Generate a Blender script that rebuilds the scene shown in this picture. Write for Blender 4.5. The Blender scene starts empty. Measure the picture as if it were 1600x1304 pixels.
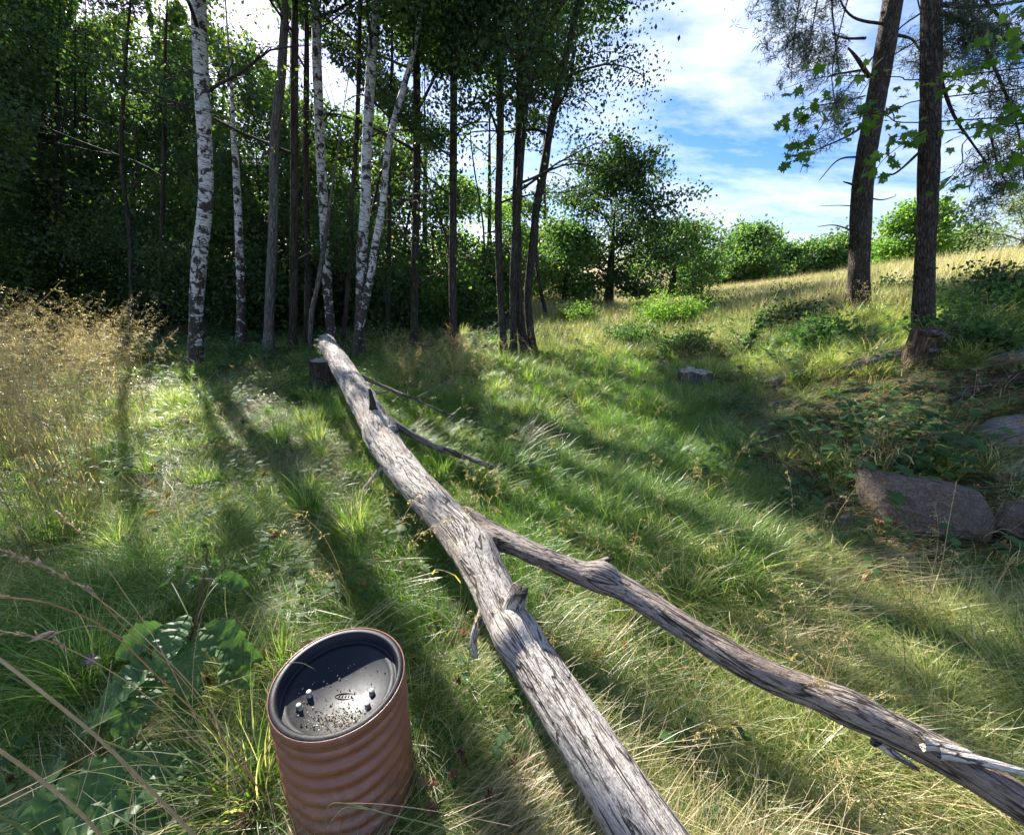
import bpy, math, random
import numpy as np
from mathutils import Vector
R = math.radians
random.seed(7)
rng = np.random.default_rng(11)
scene = bpy.context.scene
col = scene.collection

# ------------------------------------------------------------------ camera, sky, sun
PITCH = R(18.8); FPX = 653.0; CAMH = 1.5
cam_d = bpy.data.cameras.new('camera'); cam = bpy.data.objects.new('camera', cam_d); col.objects.link(cam)
cam.location = (0, 0, CAMH); cam.rotation_euler = (R(90) - PITCH, 0, 0)
cam_d.sensor_width = 36; cam_d.lens = 36 * FPX / 1600; cam_d.clip_end = 3000; cam_d.clip_start = 0.02
scene.camera = cam

SUN_AZ, SUN_EL = R(-34), R(30)
SDIR = np.array([math.sin(SUN_AZ) * math.cos(SUN_EL), math.cos(SUN_AZ) * math.cos(SUN_EL), math.sin(SUN_EL)])
world = bpy.data.worlds.new('World'); scene.world = world; world.use_nodes = True
wn, wl = world.node_tree.nodes, world.node_tree.links
wn.clear()
def N(nodes, t, **k):
    n = nodes.new(t)
    for a, b in k.items(): setattr(n, a, b)
    return n
def math_node(nodes, links, op, a, b=None, c=None):
    n = nodes.new('ShaderNodeMath'); n.operation = op
    for i, v in enumerate((a, b, c)):
        if v is None: continue
        if isinstance(v, (int, float)): n.inputs[i].default_value = v
        else: links.new(v, n.inputs[i])
    return n.outputs[0]
sky = N(wn, 'ShaderNodeTexSky', sky_type='NISHITA', sun_disc=False)
sky.sun_elevation = SUN_EL; sky.sun_rotation = SUN_AZ; sky.air_density = 1.0; sky.dust_density = 0.6; sky.ozone_density = 3.0
tc = N(wn, 'ShaderNodeTexCoord'); sep = N(wn, 'ShaderNodeSeparateXYZ'); wl.new(tc.outputs['Generated'], sep.inputs[0])
zz = math_node(wn, wl, 'ADD', math_node(wn, wl, 'MAXIMUM', sep.outputs[2], 0.0), 0.30)
cx = math_node(wn, wl, 'DIVIDE', sep.outputs[0], zz); cy = math_node(wn, wl, 'DIVIDE', sep.outputs[1], zz)
cmb = N(wn, 'ShaderNodeCombineXYZ'); wl.new(cx, cmb.inputs[0]); wl.new(cy, cmb.inputs[1])
mp = N(wn, 'ShaderNodeMapping'); mp.inputs['Rotation'].default_value = (0, 0, R(35)); mp.inputs['Scale'].default_value = (0.8, 1.5, 1); mp.inputs['Location'].default_value = (3.3, 1.7, 0)
wl.new(cmb.outputs[0], mp.inputs[0])
n1 = N(wn, 'ShaderNodeTexNoise'); n1.inputs['Scale'].default_value = 1.3; n1.inputs['Detail'].default_value = 9; n1.inputs['Roughness'].default_value = 0.58; n1.inputs['Distortion'].default_value = 0.5
wl.new(mp.outputs[0], n1.inputs['Vector'])
n2 = N(wn, 'ShaderNodeTexNoise'); n2.inputs['Scale'].default_value = 8; n2.inputs['Detail'].default_value = 6; n2.inputs['Roughness'].default_value = 0.6
wl.new(mp.outputs[0], n2.inputs['Vector'])
cs = math_node(wn, wl, 'ADD', n1.outputs[0], math_node(wn, wl, 'MULTIPLY', math_node(wn, wl, 'SUBTRACT', n2.outputs[0], 0.5), 0.36))
cr = N(wn, 'ShaderNodeValToRGB'); wl.new(cs, cr.inputs[0])
cr.color_ramp.elements[0].position = 0.40; cr.color_ramp.elements[0].color = (0.0, 0.0, 0.0, 1)
cr.color_ramp.elements[1].position = 0.70; cr.color_ramp.elements[1].color = (0.95, 0.95, 0.95, 1)
mixc = N(wn, 'ShaderNodeMixRGB'); wl.new(cr.outputs[0], mixc.inputs[0])
hs = N(wn, 'ShaderNodeHueSaturation'); hs.inputs['Saturation'].default_value = 1.4; wl.new(sky.outputs[0], hs.inputs['Color'])
tn = N(wn, 'ShaderNodeMixRGB', blend_type='MULTIPLY'); tn.inputs[0].default_value = 1; wl.new(hs.outputs[0], tn.inputs[1]); tn.inputs[2].default_value = (1.1, .95, 1.15, 1); wl.new(tn.outputs[0], mixc.inputs[1])
mixc.inputs[2].default_value = (6.3, 6.9, 8.2, 1)
bg = N(wn, 'ShaderNodeBackground'); bg.inputs[1].default_value = 0.055
wl.new(mixc.outputs[0], bg.inputs[0])
wo = N(wn, 'ShaderNodeOutputWorld'); wl.new(bg.outputs[0], wo.inputs[0])

sun_d = bpy.data.lights.new('sun', 'SUN'); sun_d.energy = 5.0; sun_d.angle = R(0.53); sun_d.color = (1.0, 0.95, 0.86)
sun = bpy.data.objects.new('sun', sun_d); col.objects.link(sun)
sun.rotation_euler = Vector(SDIR).to_track_quat('Z', 'Y').to_euler()
scene.view_settings.view_transform = 'Standard'; scene.view_settings.look = 'None'
scene.view_settings.gamma = 1; scene.view_settings.use_curve_mapping = False
scene.view_settings.exposure = 1.85
scene.render.engine = 'CYCLES'
cy_ = scene.cycles
cy_.max_bounces = 7; cy_.diffuse_bounces = 4; cy_.glossy_bounces = 2; cy_.transmission_bounces = 4; cy_.use_denoising = True; cy_.use_adaptive_sampling = True; cy_.adaptive_threshold = .025
cy_.caustics_reflective = False; cy_.caustics_refractive = False; cy_.sample_clamp_indirect = 6

# ------------------------------------------------------------------ geometry helpers
CP, SP = math.cos(PITCH), math.sin(PITCH)
def ray(px, py):
    X = (px - 800) / FPX; u = (652 - py) / FPX
    return np.array([X, CP + u * SP, u * CP - SP])
def at_depth(px, py, z): return ray(px, py) * z + np.array([0, 0, CAMH])
def at_height(px, py, h):
    d = ray(px, py); return d * ((h - CAMH) / d[2]) + np.array([0, 0, CAMH])
def project(P):
    P = np.atleast_2d(P); q = P - np.array([0, 0, CAMH])
    dep = q[:, 1] * CP - q[:, 2] * SP; up = q[:, 1] * SP + q[:, 2] * CP
    dd = np.where(dep > 0.05, dep, np.nan)
    return 800 + q[:, 0] / dd * FPX, 652 - up / dd * FPX, dep
def in_poly(px, py, poly):
    ins = np.zeros(len(px), bool); n = len(poly)
    for i in range(n):
        x1, y1 = poly[i]; x2, y2 = poly[(i + 1) % n]
        if y1 == y2: continue
        c = ((y1 > py) != (y2 > py)) & (px < (x2 - x1) * (py - y1) / (y2 - y1) + x1)
        ins ^= c
    return ins
def _h(ix, iy, iz):
    n = (ix * 374761393 + iy * 668265263 + iz * 2147483647 + 1013904223) & 0xFFFFFFFF
    n = ((n ^ (n >> 13)) * 1274126177) & 0xFFFFFFFF
    n = ((n ^ (n >> 15)) * 2246822519) & 0xFFFFFFFF
    return ((n ^ (n >> 16)) & 0xFFFF) / 65535.0
def vnoise(P):
    P = np.asarray(P, float); i = np.floor(P).astype(np.int64); f = P - i; f = f * f * (3 - 2 * f)
    x, y, z = i[..., 0], i[..., 1], i[..., 2]; fx, fy, fz = f[..., 0], f[..., 1], f[..., 2]
    def L(a, b, t): return a + (b - a) * t
    return L(L(L(_h(x, y, z), _h(x + 1, y, z), fx), L(_h(x, y + 1, z), _h(x + 1, y + 1, z), fx), fy),
             L(L(_h(x, y, z + 1), _h(x + 1, y, z + 1), fx), L(_h(x, y + 1, z + 1), _h(x + 1, y + 1, z + 1), fx), fy), fz) * 2 - 1
def fbm(P, o=3):
    s = 0; a = 1; P = np.asarray(P, float)
    for k in range(o): s = s + a * vnoise(P * (2 ** k) + 17.3 * k); a *= 0.5
    return s
def smooth(a, b, x):
    t = np.clip((x - a) / (b - a), 0, 1); return t * t * (3 - 2 * t)
GA = np.array([-1.8, 0.30, 0.43, 0.56, 0.69, 0.85, 1.05, 1.35, 3.0])
def H(x, y):
    x = np.asarray(x, float); y = np.asarray(y, float)
    d = np.hypot(x, y); th = np.degrees(np.arctan2(x, y))
    g = np.interp(th, [-180, 12, 18, 24, 29, 35, 40, 46, 53, 75, 130, 180], [0, 0, .03, .16, .45, .88, 1.3, 1.6, 1.9, 2.1, .5, 0])
    m = smooth(1.2, 9.5, d) * (0.7 + 0.3 * smooth(8, 26, d))
    h = g * m
    h = h - np.clip(d - 26, 0, 500) * 0.05 * smooth(26, 60, d)
    h = h + 0.035 * fbm(np.stack([x * .9, y * .9, x * 0 + 3], -1), 3) * smooth(0.3, 2, d)
    return h
def ground(px, py, zmax=60):
    d = ray(px, py); t = np.linspace(0.4, zmax, 6000)
    P = d[None] * t[:, None] + np.array([0, 0, CAMH])
    below = P[:, 2] < H(P[:, 0], P[:, 1])
    i = int(np.argmax(below)) if below.any() else len(t) - 1
    p = P[i].copy(); p[2] = float(H(p[0], p[1])); return p

def mk_mesh(name, V, F, attrs=None, smooth_sh=True):
    me = bpy.data.meshes.new(name)
    V = np.asarray(V, np.float32); F = [np.asarray(f, np.int32) for f in (F if isinstance(F, list) else [F]) if len(f)]
    me.vertices.add(len(V)); me.vertices.foreach_set('co', V.ravel())
    loops = np.concatenate([f.ravel() for f in F]); sizes = np.concatenate([np.full(len(f), f.shape[1], np.int32) for f in F])
    me.loops.add(len(loops)); me.loops.foreach_set('vertex_index', loops)
    me.polygons.add(len(sizes)); st = np.zeros(len(sizes), np.int32); st[1:] = np.cumsum(sizes)[:-1]
    me.polygons.foreach_set('loop_start', st)
    me.polygons.foreach_set('use_smooth', np.full(len(sizes), smooth_sh, bool))
    for k, a in (attrs or {}).items():
        a = np.asarray(a, np.float32)
        at = me.attributes.new(k, 'FLOAT_VECTOR' if a.ndim == 2 else 'FLOAT', 'POINT')
        at.data.foreach_set('vector' if a.ndim == 2 else 'value', a.ravel())
    me.update(calc_edges=True)
    return me
def props(o, label=None, cat=None, group=None, kind=None):
    if label: o['label'] = label
    if cat: o['category'] = cat
    if group: o['group'] = group
    if kind: o['kind'] = kind
    return o
def link(name, me, mat=None, parent=None, loc=None):
    o = bpy.data.objects.new(name, me); col.objects.link(o)
    if mat is not None and me is not None and not me.materials: me.materials.append(mat)
    if parent is not None: o.parent = parent
    if loc is not None: o.location = loc
    return o
def empty(name, loc, label, cat, group=None):
    o = bpy.data.objects.new(name, None); col.objects.link(o); o.location = loc; o.empty_display_size = .1
    return props(o, label, cat, group)
class MB:
    def __init__(s): s.V = []; s.F = {3: [], 4: []}; s.T = []; s.C = []; s.n = 0
    def add(s, V, F, tc=None, tint=None):
        V = np.asarray(V, float)
        for f in (F if isinstance(F, list) else [F]):
            f = np.asarray(f)
            if len(f): s.F[f.shape[1]].append(f + s.n)
        s.V.append(V); s.T.append(V if tc is None else tc)
        t = np.zeros(len(V)) if tint is None else (np.full(len(V), tint) if np.isscalar(tint) else tint)
        s.C.append(t); s.n += len(V)
    def mesh(s, name, off=None, smooth_sh=True):
        V = np.concatenate(s.V)
        if off is not None: V = V - np.asarray(off)
        F = [np.concatenate(f) for f in s.F.values() if f]
        return mk_mesh(name, V, F, {'tc': np.concatenate(s.T), 'tint': np.concatenate(s.C)}, smooth_sh)
def spline(P, n):
    P = np.asarray(P, float); k = len(P)
    if k == 2: t = np.linspace(0, 1, n)[:, None]; return P[0] * (1 - t) + P[1] * t
    Q = np.vstack([2 * P[0] - P[1], P, 2 * P[-1] - P[-2]])
    t = np.linspace(0, k - 1 - 1e-9, n); i = t.astype(int); f = (t - i)[:, None]
    a, b, c, d = Q[i], Q[i + 1], Q[i + 2], Q[i + 3]
    return 0.5 * ((2 * b) + (-a + c) * f + (2 * a - 5 * b + 4 * c - d) * f ** 2 + (-a + 3 * b - 3 * c + d) * f ** 3)
def tube(P, r, sides=8, amp=0, nsc=6, capend=True, capstart=False, ridges=0, seed=0.0):
    """tube along P with radius r (array). tc: unrolled cylinder space"""
    P = np.asarray(P, float); n = len(P); r = np.broadcast_to(np.asarray(r, float), (n,))
    T = np.gradient(P, axis=0); T /= np.linalg.norm(T, axis=1)[:, None] + 1e-9
    up = np.array([0, 0, 1.]) if abs(T[0][2]) < .9 else np.array([0, 1., 0])
    U = np.zeros_like(P); u = np.cross(T[0], up); u /= np.linalg.norm(u)
    for i in range(n):
        u = u - T[i] * np.dot(u, T[i]); u /= np.linalg.norm(u) + 1e-9; U[i] = u
    W = np.cross(T, U)
    a = np.arange(sides) / sides * 2 * np.pi
    L = np.concatenate([[0], np.cumsum(np.linalg.norm(np.diff(P, axis=0), axis=1))])
    c, s_ = np.cos(a), np.sin(a)
    R0 = np.repeat(r[:, None], sides, 1)
    tcc = np.stack([c[None] * R0, s_[None] * R0, np.repeat(L[:, None], sides, 1) + seed], -1)
    if amp:
        R0 = R0 * (1 + amp * fbm(tcc * np.array([nsc, nsc, nsc * .35]), 3))
    if ridges:
        R0 = R0 * (1 - ridges * (1 - np.abs(fbm(tcc * np.array([28, 28, 3.2]), 3))).clip(0, 1) ** 3)
    V = P[:, None] + U[:, None] * (c[None] * R0)[..., None] + W[:, None] * (s_[None] * R0)[..., None]
    V = V.reshape(-1, 3); tcc = tcc.reshape(-1, 3)
    i = np.arange(n - 1)[:, None] * sides; j = np.arange(sides)[None]; k = (j + 1) % sides
    F = np.stack([i + j, i + k, i + sides + k, i + sides + j], -1).reshape(-1, 4)
    tris = []
    extra = []
    if capend:
        extra.append(P[-1]); tcc = np.vstack([tcc, [0, 0, L[-1] + seed]]); c0 = len(V) + len(extra) - 1; b = (n - 1) * sides
        tris += [[b + q, b + (q + 1) % sides, c0] for q in range(sides)]
    if capstart:
        extra.append(P[0]); tcc = np.vstack([tcc, [0, 0, seed]]); c0 = len(V) + len(extra) - 1
        tris += [[(q + 1) % sides, q, c0] for q in range(sides)]
    if extra: V = np.vstack([V, np.array(extra)])
    return V, [F, np.array(tris, int).reshape(-1, 3)], tcc
def leaves(C, size, rnd, wid=.32, fold=.12, down=0.0, up=0.35):
    n = len(C); rs = rnd
    d = rs.normal(size=(n, 3)); d[:, 2] -= down; d /= np.linalg.norm(d, axis=1)[:, None]
    nn = rs.normal(size=(n, 3)); nn[:, 2] += up
    s = np.cross(d, nn); s /= np.linalg.norm(s, axis=1)[:, None] + 1e-9; nn = np.cross(s, d)
    L = (size * rs.uniform(.65, 1.25, n))[:, None]
    V = np.stack([C, C + d * L * .45 + s * L * wid + nn * L * fold, C + d * L, C + d * L * .45 - s * L * wid + nn * L * fold], 1).reshape(-1, 3)
    b = np.arange(n)[:, None] * 4
    F = np.vstack([b + np.array([0, 1, 2]), b + np.array([0, 2, 3])])
    t = np.repeat(rs.uniform(0, 1, n), 4)
    return V, F, V * 0 + t[:, None], t

# ------------------------------------------------------------------ materials
def new_mat(name):
    m = bpy.data.materials.new(name); m.use_nodes = True; m.node_tree.nodes.clear()
    return m, m.node_tree.nodes, m.node_tree.links
def ramp(nodes, links, fac, stops):
    n = nodes.new('ShaderNodeValToRGB'); links.new(fac, n.inputs[0]); e = n.color_ramp.elements
    e[0].position, e[0].color = stops[0][0], (*stops[0][1], 1); e[1].position, e[1].color = stops[-1][0], (*stops[-1][1], 1)
    for p, c in stops[1:-1]:
        q = e.new(p); q.color = (*c, 1)
    return n.outputs[0]
def attr(nodes, name, t='GEOMETRY'):
    n = nodes.new('ShaderNodeAttribute'); n.attribute_name = name; n.attribute_type = t; return n
def noise(nodes, links, vec, scale, sc3=(1, 1, 1), detail=4, rough=.55, dist=0):
    mp = nodes.new('ShaderNodeMapping'); mp.inputs['Scale'].default_value = sc3; links.new(vec, mp.inputs[0])
    n = nodes.new('ShaderNodeTexNoise'); n.inputs['Scale'].default_value = scale; n.inputs['Detail'].default_value = detail
    n.inputs['Roughness'].default_value = rough; n.inputs['Distortion'].default_value = dist; links.new(mp.outputs[0], n.inputs['Vector'])
    return n.outputs[0]
def mixrgb(nodes, links, fac, a, b, mode='MIX'):
    n = nodes.new('ShaderNodeMixRGB'); n.blend_type = mode
    for i, v in enumerate((fac, a, b)):
        if isinstance(v, tuple): n.inputs[i].default_value = (*v, 1)
        elif isinstance(v, (int, float)): n.inputs[i].default_value = v
        else: links.new(v, n.inputs[i])
    return n.outputs[0]
def finish(m, nodes, links, color, rough=.7, bump=None, bstr=.4, bdist=.01, trans=None, spec=.3, metal=0, tcol=None):
    p = nodes.new('ShaderNodeBsdfPrincipled')
    if isinstance(color, tuple): p.inputs['Base Color'].default_value = (*color, 1)
    else: links.new(color, p.inputs['Base Color'])
    if isinstance(rough, (int, float)): p.inputs['Roughness'].default_value = rough
    else: links.new(rough, p.inputs['Roughness'])
    p.inputs['Specular IOR Level'].default_value = spec; p.inputs['Metallic'].default_value = metal
    if bump is not None:
        b = nodes.new('ShaderNodeBump'); b.inputs['Strength'].default_value = bstr; b.inputs['Distance'].default_value = bdist
        links.new(bump, b.inputs['Height']); links.new(b.outputs[0], p.inputs['Normal'])
    out = nodes.new('ShaderNodeOutputMaterial'); sh = p.outputs[0]
    if trans:
        t = nodes.new('ShaderNodeBsdfTranslucent')
        c = tcol if tcol is not None else color
        if isinstance(c, tuple): t.inputs[0].default_value = (*c, 1)
        else: links.new(c, t.inputs[0])
        mx = nodes.new('ShaderNodeMixShader'); mx.inputs[0].default_value = trans
        links.new(sh, mx.inputs[1]); links.new(t.outputs[0], mx.inputs[2]); sh = mx.outputs[0]
    links.new(sh, out.inputs[0]); return m
def leaf_mat(name, dark, mid, light, tl, trans=.45, rough=.5):
    m, n, l = new_mat(name); a = attr(n, 'tint')
    c = ramp(n, l, a.outputs['Fac'], [(0, dark), (.55, mid), (.93, light), (1, (light[0] * 2.2, light[1] * 1.3, light[2]))])
    t = mixrgb(n, l, 1.0, c, tl, 'MULTIPLY')
    return finish(m, n, l, c, rough, trans=trans, tcol=t, spec=.35)
M = {}
M['leaf_dark'] = leaf_mat('dark_tree_leaves', (.016, .036, .012), (.026, .056, .015), (.048, .09, .02), (2.6, 2.9, 1.4), .32)
M['leaf_birch'] = leaf_mat('birch_leaves', (.035, .068, .016), (.05, .09, .02), (.08, .125, .025), (2.8, 2.9, 1.4), .42)
M['leaf_bright'] = leaf_mat('bright_leaves', (.06, .12, .025), (.08, .16, .03), (.12, .20, .035), (2.8, 2.9, 1.4), .5)
M['leaf_far'] = leaf_mat('far_tree_leaves', (.05, .105, .035), (.075, .14, .04), (.11, .18, .05), (2.3, 2.5, 1.4), .42)
M['leaf_pale'] = leaf_mat('pale_willow_leaves', (.12, .17, .09), (.17, .22, .12), (.24, .28, .15), (1.6, 1.7, 1.2), .4)
M['needle'] = leaf_mat('pine_needles', (.045, .07, .045), (.065, .095, .06), (.11, .12, .07), (1.6, 1.7, 1.2), .3)
M['leaf_maple'] = leaf_mat('maple_leaves', (.03, .075, .012), (.045, .10, .016), (.08, .14, .022), (3.6, 3.5, 1.2), .5, .42)
M['leaf_weed'] = leaf_mat('weed_leaves', (.035, .08, .028), (.055, .12, .035), (.09, .17, .045), (2.2, 2.4, 1.3), .4, .7)
def grass_mat(name, base, tip, drybase, drytip, trans=.4):
    m, n, l = new_mat(name); t = attr(n, 'tc'); sx = n.new('ShaderNodeSeparateXYZ'); l.new(t.outputs['Vector'], sx.inputs[0])
    dry = attr(n, 'dry', 'INSTANCER'); tv = attr(n, 'tint')
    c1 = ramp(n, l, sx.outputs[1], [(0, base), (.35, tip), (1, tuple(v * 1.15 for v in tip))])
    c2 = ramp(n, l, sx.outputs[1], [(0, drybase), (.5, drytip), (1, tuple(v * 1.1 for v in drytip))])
    f = math_node(n, l, 'ADD', dry.outputs['Fac'], math_node(n, l, 'MULTIPLY', math_node(n, l, 'SUBTRACT', tv.outputs['Fac'], .5), 1.1))
    fr = n.new('ShaderNodeMapRange'); fr.inputs[1].default_value = .35; fr.inputs[2].default_value = .65; l.new(f, fr.inputs[0])
    c = mixrgb(n, l, fr.outputs[0], c1, c2)
    hv = n.new('ShaderNodeHueSaturation'); l.new(c, hv.inputs['Color'])
    l.new(math_node(n, l, 'ADD', math_node(n, l, 'MULTIPLY', tv.outputs['Fac'], .7), .65), hv.inputs['Value'])
    tcol = mixrgb(n, l, 1.0, hv.outputs[0], (1.5, 1.6, .9), 'MULTIPLY')
    return finish(m, n, l, hv.outputs[0], .36, trans=trans, tcol=tcol, spec=.6)
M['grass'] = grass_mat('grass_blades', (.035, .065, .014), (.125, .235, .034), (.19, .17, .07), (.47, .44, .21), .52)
M['straw'] = grass_mat('straw_blades', (.12, .14, .04), (.22, .25, .08), (.28, .22, .13), (.50, .40, .26), .4)
M['panicle'] = grass_mat('panicle_grass', (.14, .15, .05), (.33, .27, .13), (.25, .20, .10), (.46, .36, .19), .4)

def mat_birch():
    m, n, l = new_mat('birch_bark'); t = attr(n, 'tc').outputs['Vector']
    big = noise(n, l, t, 1, (8, 8, 9), 5, .62, .8)
    len_ = noise(n, l, t, 1, (7, 7, 75), 3, .6, .2)
    sx = n.new('ShaderNodeSeparateXYZ'); l.new(t, sx.inputs[0])
    low = n.new('ShaderNodeMapRange'); low.inputs[1].default_value = 0; low.inputs[2].default_value = 2.6; low.inputs[3].default_value = .17; low.inputs[4].default_value = -.01; l.new(sx.outputs[2], low.inputs[0])
    b = math_node(n, l, 'ADD', big, low.outputs[0])
    f1 = ramp(n, l, b, [(.515, (0, 0, 0)), (.55, (1, 1, 1))])
    f2 = ramp(n, l, len_, [(.55, (0, 0, 0)), (.61, (1, 1, 1))])
    f = mixrgb(n, l, 1.0, f1, f2, 'ADD')
    sm = noise(n, l, t, 1, (20, 20, 30), 4)
    white = ramp(n, l, sm, [(.3, (.34, .32, .30)), (.6, (.56, .55, .53))])
    dark = ramp(n, l, sm, [(.3, (.016, .013, .012)), (.7, (.07, .055, .045))])
    c = mixrgb(n, l, f, white, dark)
    return finish(m, n, l, c, .7, bump=f, bstr=.5, bdist=-.008)
M['birch'] = mat_birch()
def mat_bark(name, a, b, c_, s=(30, 30, 5), lich=None, bd=.03):
    m, n, l = new_mat(name); t = attr(n, 'tc').outputs['Vector']
    f = noise(n, l, t, 1, s, 6, .62, .9); g = noise(n, l, t, 1, (4, 4, 2), 4, .6)
    v = n.new('ShaderNodeTexVoronoi'); v.feature = 'DISTANCE_TO_EDGE'; mp = n.new('ShaderNodeMapping'); mp.inputs['Scale'].default_value = (s[0] * .9, s[1] * .9, s[2] * 1.0)
    wv = n.new('ShaderNodeTexNoise'); wv.inputs['Scale'].default_value = 14; wv.inputs['Detail'].default_value = 4; l.new(t, wv.inputs['Vector']); wa = mixrgb(n, l, .035, t, wv.outputs['Color'], 'ADD')
    l.new(wa, mp.inputs[0]); l.new(mp.outputs[0], v.inputs['Vector']); v.inputs['Scale'].default_value = 1
    vv = ramp(n, l, v.outputs['Distance'], [(0, (0, 0, 0)), (.18, (1, 1, 1))])
    c = ramp(n, l, f, [(.32, a), (.5, b), (.7, c_)])
    if lich: c = mixrgb(n, l, ramp(n, l, g, [(.5, (0, 0, 0)), (.7, (.6, .6, .6))]), c, lich)
    hh = mixrgb(n, l, .5, f, vv)
    c = mixrgb(n, l, ramp(n, l, v.outputs['Distance'], [(0, (.75, .75, .75)), (.1, (0, 0, 0))]), c, a)
    return finish(m, n, l, c, .85, bump=hh, bstr=.9, bdist=bd, spec=.15)
M['bark_dark'] = mat_bark('dark_bark', (.018, .014, .011), (.05, .04, .032), (.10, .085, .07), lich=(.09, .10, .07))
M['bark_pine'] = mat_bark('pine_bark', (.03, .024, .02), (.08, .064, .053), (.15, .128, .11), (46, 46, 11), lich=(.16, .15, .13), bd=.045)
M['bark_grey'] = mat_bark('grey_bark', (.05, .045, .04), (.13, .12, .105), (.24, .22, .2), (26, 26, 6))
M['twig'] = mat_bark('twig_bark', (.02, .015, .013), (.05, .038, .03), (.09, .07, .06), (60, 60, 20), bd=.004)
M['rot'] = mat_bark('rotten_wood', (.03, .02, .013), (.11, .075, .05), (.22, .16, .11), (40, 40, 4), bd=.02)
def mat_log(name, pale, mid, dark, brown):
    m, n, l = new_mat(name); t = attr(n, 'tc').outputs['Vector']
    st = noise(n, l, t, 1, (115, 115, 20), 3, .6, .8)
    st2 = noise(n, l, t, 1, (240, 240, 44), 3, .6, .5)
    pt = noise(n, l, t, 1, (7, 7, 1.8), 4, .6); big = noise(n, l, t, 1, (12, 12, 5), 5, .65, .6)
    ck = noise(n, l, t, 1, (26, 26, 2.6), 3, .5, .6)
    crack = ramp(n, l, math_node(n, l, 'ABSOLUTE', math_node(n, l, 'SUBTRACT', ck, .5)), [(.0, (1, 1, 1)), (.010, (.9, .9, .9)), (.022, (0, 0, 0))])
    c = ramp(n, l, st, [(.375, dark), (.42, mid), (.455, pale), (.75, tuple(v * 1.12 for v in pale))])
    c = mixrgb(n, l, ramp(n, l, st2, [(.54, (0, 0, 0)), (.58, (.7, .7, .7))]), c, mid)
    c = mixrgb(n, l, ramp(n, l, pt, [(.48, (0, 0, 0)), (.66, (.8, .8, .8))]), c, brown)
    c = mixrgb(n, l, ramp(n, l, big, [(.56, (0, 0, 0)), (.66, (.3, .3, .3))]), c, mid)
    c = mixrgb(n, l, crack, c, tuple(v * .6 for v in dark))
    sx = n.new('ShaderNodeAttribute'); sx.attribute_name = 'tint'
    c = mixrgb(n, l, sx.outputs['Fac'], c, (.03, .025, .022))
    h = mixrgb(n, l, .5, st, st2); h = mixrgb(n, l, crack, h, (0., 0., 0.))
    return finish(m, n, l, c, .78, bump=h, bstr=1, bdist=.014, spec=.2)
M['log'] = mat_log('weathered_log_wood', (.44, .40, .355), (.24, .21, .18), (.10, .084, .07), (.28, .225, .18))
M['log_branch'] = mat_log('weathered_branch_wood', (.31, .265, .23), (.16, .125, .10), (.065, .048, .038), (.19, .125, .085))
M['pale_wood'] = mat_log('pale_torn_wood', (.55, .52, .48), (.36, .33, .29), (.15, .12, .1), (.38, .3, .22))
def mat_rock(name, a, b, moss=.5):
    m, n, l = new_mat(name); g = n.new('ShaderNodeTexCoord').outputs['Object']
    f = noise(n, l, g, 11, (1, 1, 3.0), 12, .78, .5); s = noise(n, l, g, 90, (1, 1, 1), 3, .6)
    c = ramp(n, l, f, [(.32, a), (.62, b)])
    c = mixrgb(n, l, ramp(n, l, s, [(.42, (.5, .5, .5)), (.55, (0, 0, 0))]), c, tuple(v * .5 for v in a))
    k = noise(n, l, g, 3.3, (1, 1, 1), 5, .65)
    c = mixrgb(n, l, ramp(n, l, k, [(moss, (0, 0, 0)), (moss + .12, (.7, .7, .7))]), c, (.10, .10, .055))
    h = mixrgb(n, l, .3, f, s)
    return finish(m, n, l, c, .85, bump=h, bstr=.8, bdist=.03, spec=.2)
M['rock'] = mat_rock('granite_boulder', (.075, .056, .043), (.22, .178, .14), .58)
M['rock2'] = mat_rock('grey_rock', (.09, .085, .08), (.23, .22, .205), .5)
def mat_ground():
    m, n, l = new_mat('soil_and_duff'); g = n.new('ShaderNodeTexCoord').outputs['Object']
    f = noise(n, l, g, 30, (1, 1, 1), 8, .7); k = noise(n, l, g, .5, (1, 1, 1), 5, .6)
    c1 = ramp(n, l, f, [(.3, (.02, .016, .01)), (.5, (.06, .048, .028)), (.7, (.14, .115, .07))])
    c2 = ramp(n, l, f, [(.3, (.03, .04, .012)), (.7, (.14, .15, .06))])
    c = mixrgb(n, l, ramp(n, l, k, [(.4, (.1, .1, .1)), (.6, (.9, .9, .9))]), c1, c2)
    # the open meadow beyond the wood is straw coloured
    d = n.new('ShaderNodeVectorMath'); d.operation = 'LENGTH'; l.new(g, d.inputs[0])
    far = n.new('ShaderNodeMapRange'); far.inputs[1].default_value = 9; far.inputs[2].default_value = 22; l.new(d.outputs['Value'], far.inputs[0])
    sx = n.new('ShaderNodeSeparateXYZ'); l.new(g, sx.inputs[0])
    rt = n.new('ShaderNodeMapRange'); rt.inputs[1].default_value = 0; rt.inputs[2].default_value = 3; l.new(sx.outputs[0], rt.inputs[0])
    c3 = ramp(n, l, f, [(.3, (.16, .14, .06)), (.7, (.36, .30, .16))])
    c = mixrgb(n, l, math_node(n, l, 'MULTIPLY', far.outputs[0], rt.outputs[0]), c, c3)
    return finish(m, n, l, c, .95, bump=f, bstr=1, bdist=.03, spec=.1)
M['ground'] = mat_ground()
def simple(name, c, rough=.6, spec=.3, ns=20, var=.25, bd=.002, metal=0, trans=None):
    m, n, l = new_mat(name); g = n.new('ShaderNodeTexCoord').outputs['Object']; f = noise(n, l, g, ns, (1, 1, 1), 6, .6)
    cc = ramp(n, l, f, [(.3, tuple(v * (1 - var) for v in c)), (.7, tuple(min(1, v * (1 + var)) for v in c))])
    return finish(m, n, l, cc, rough, bump=f, bstr=.3, bdist=bd, spec=spec, metal=metal, trans=trans)

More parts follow.
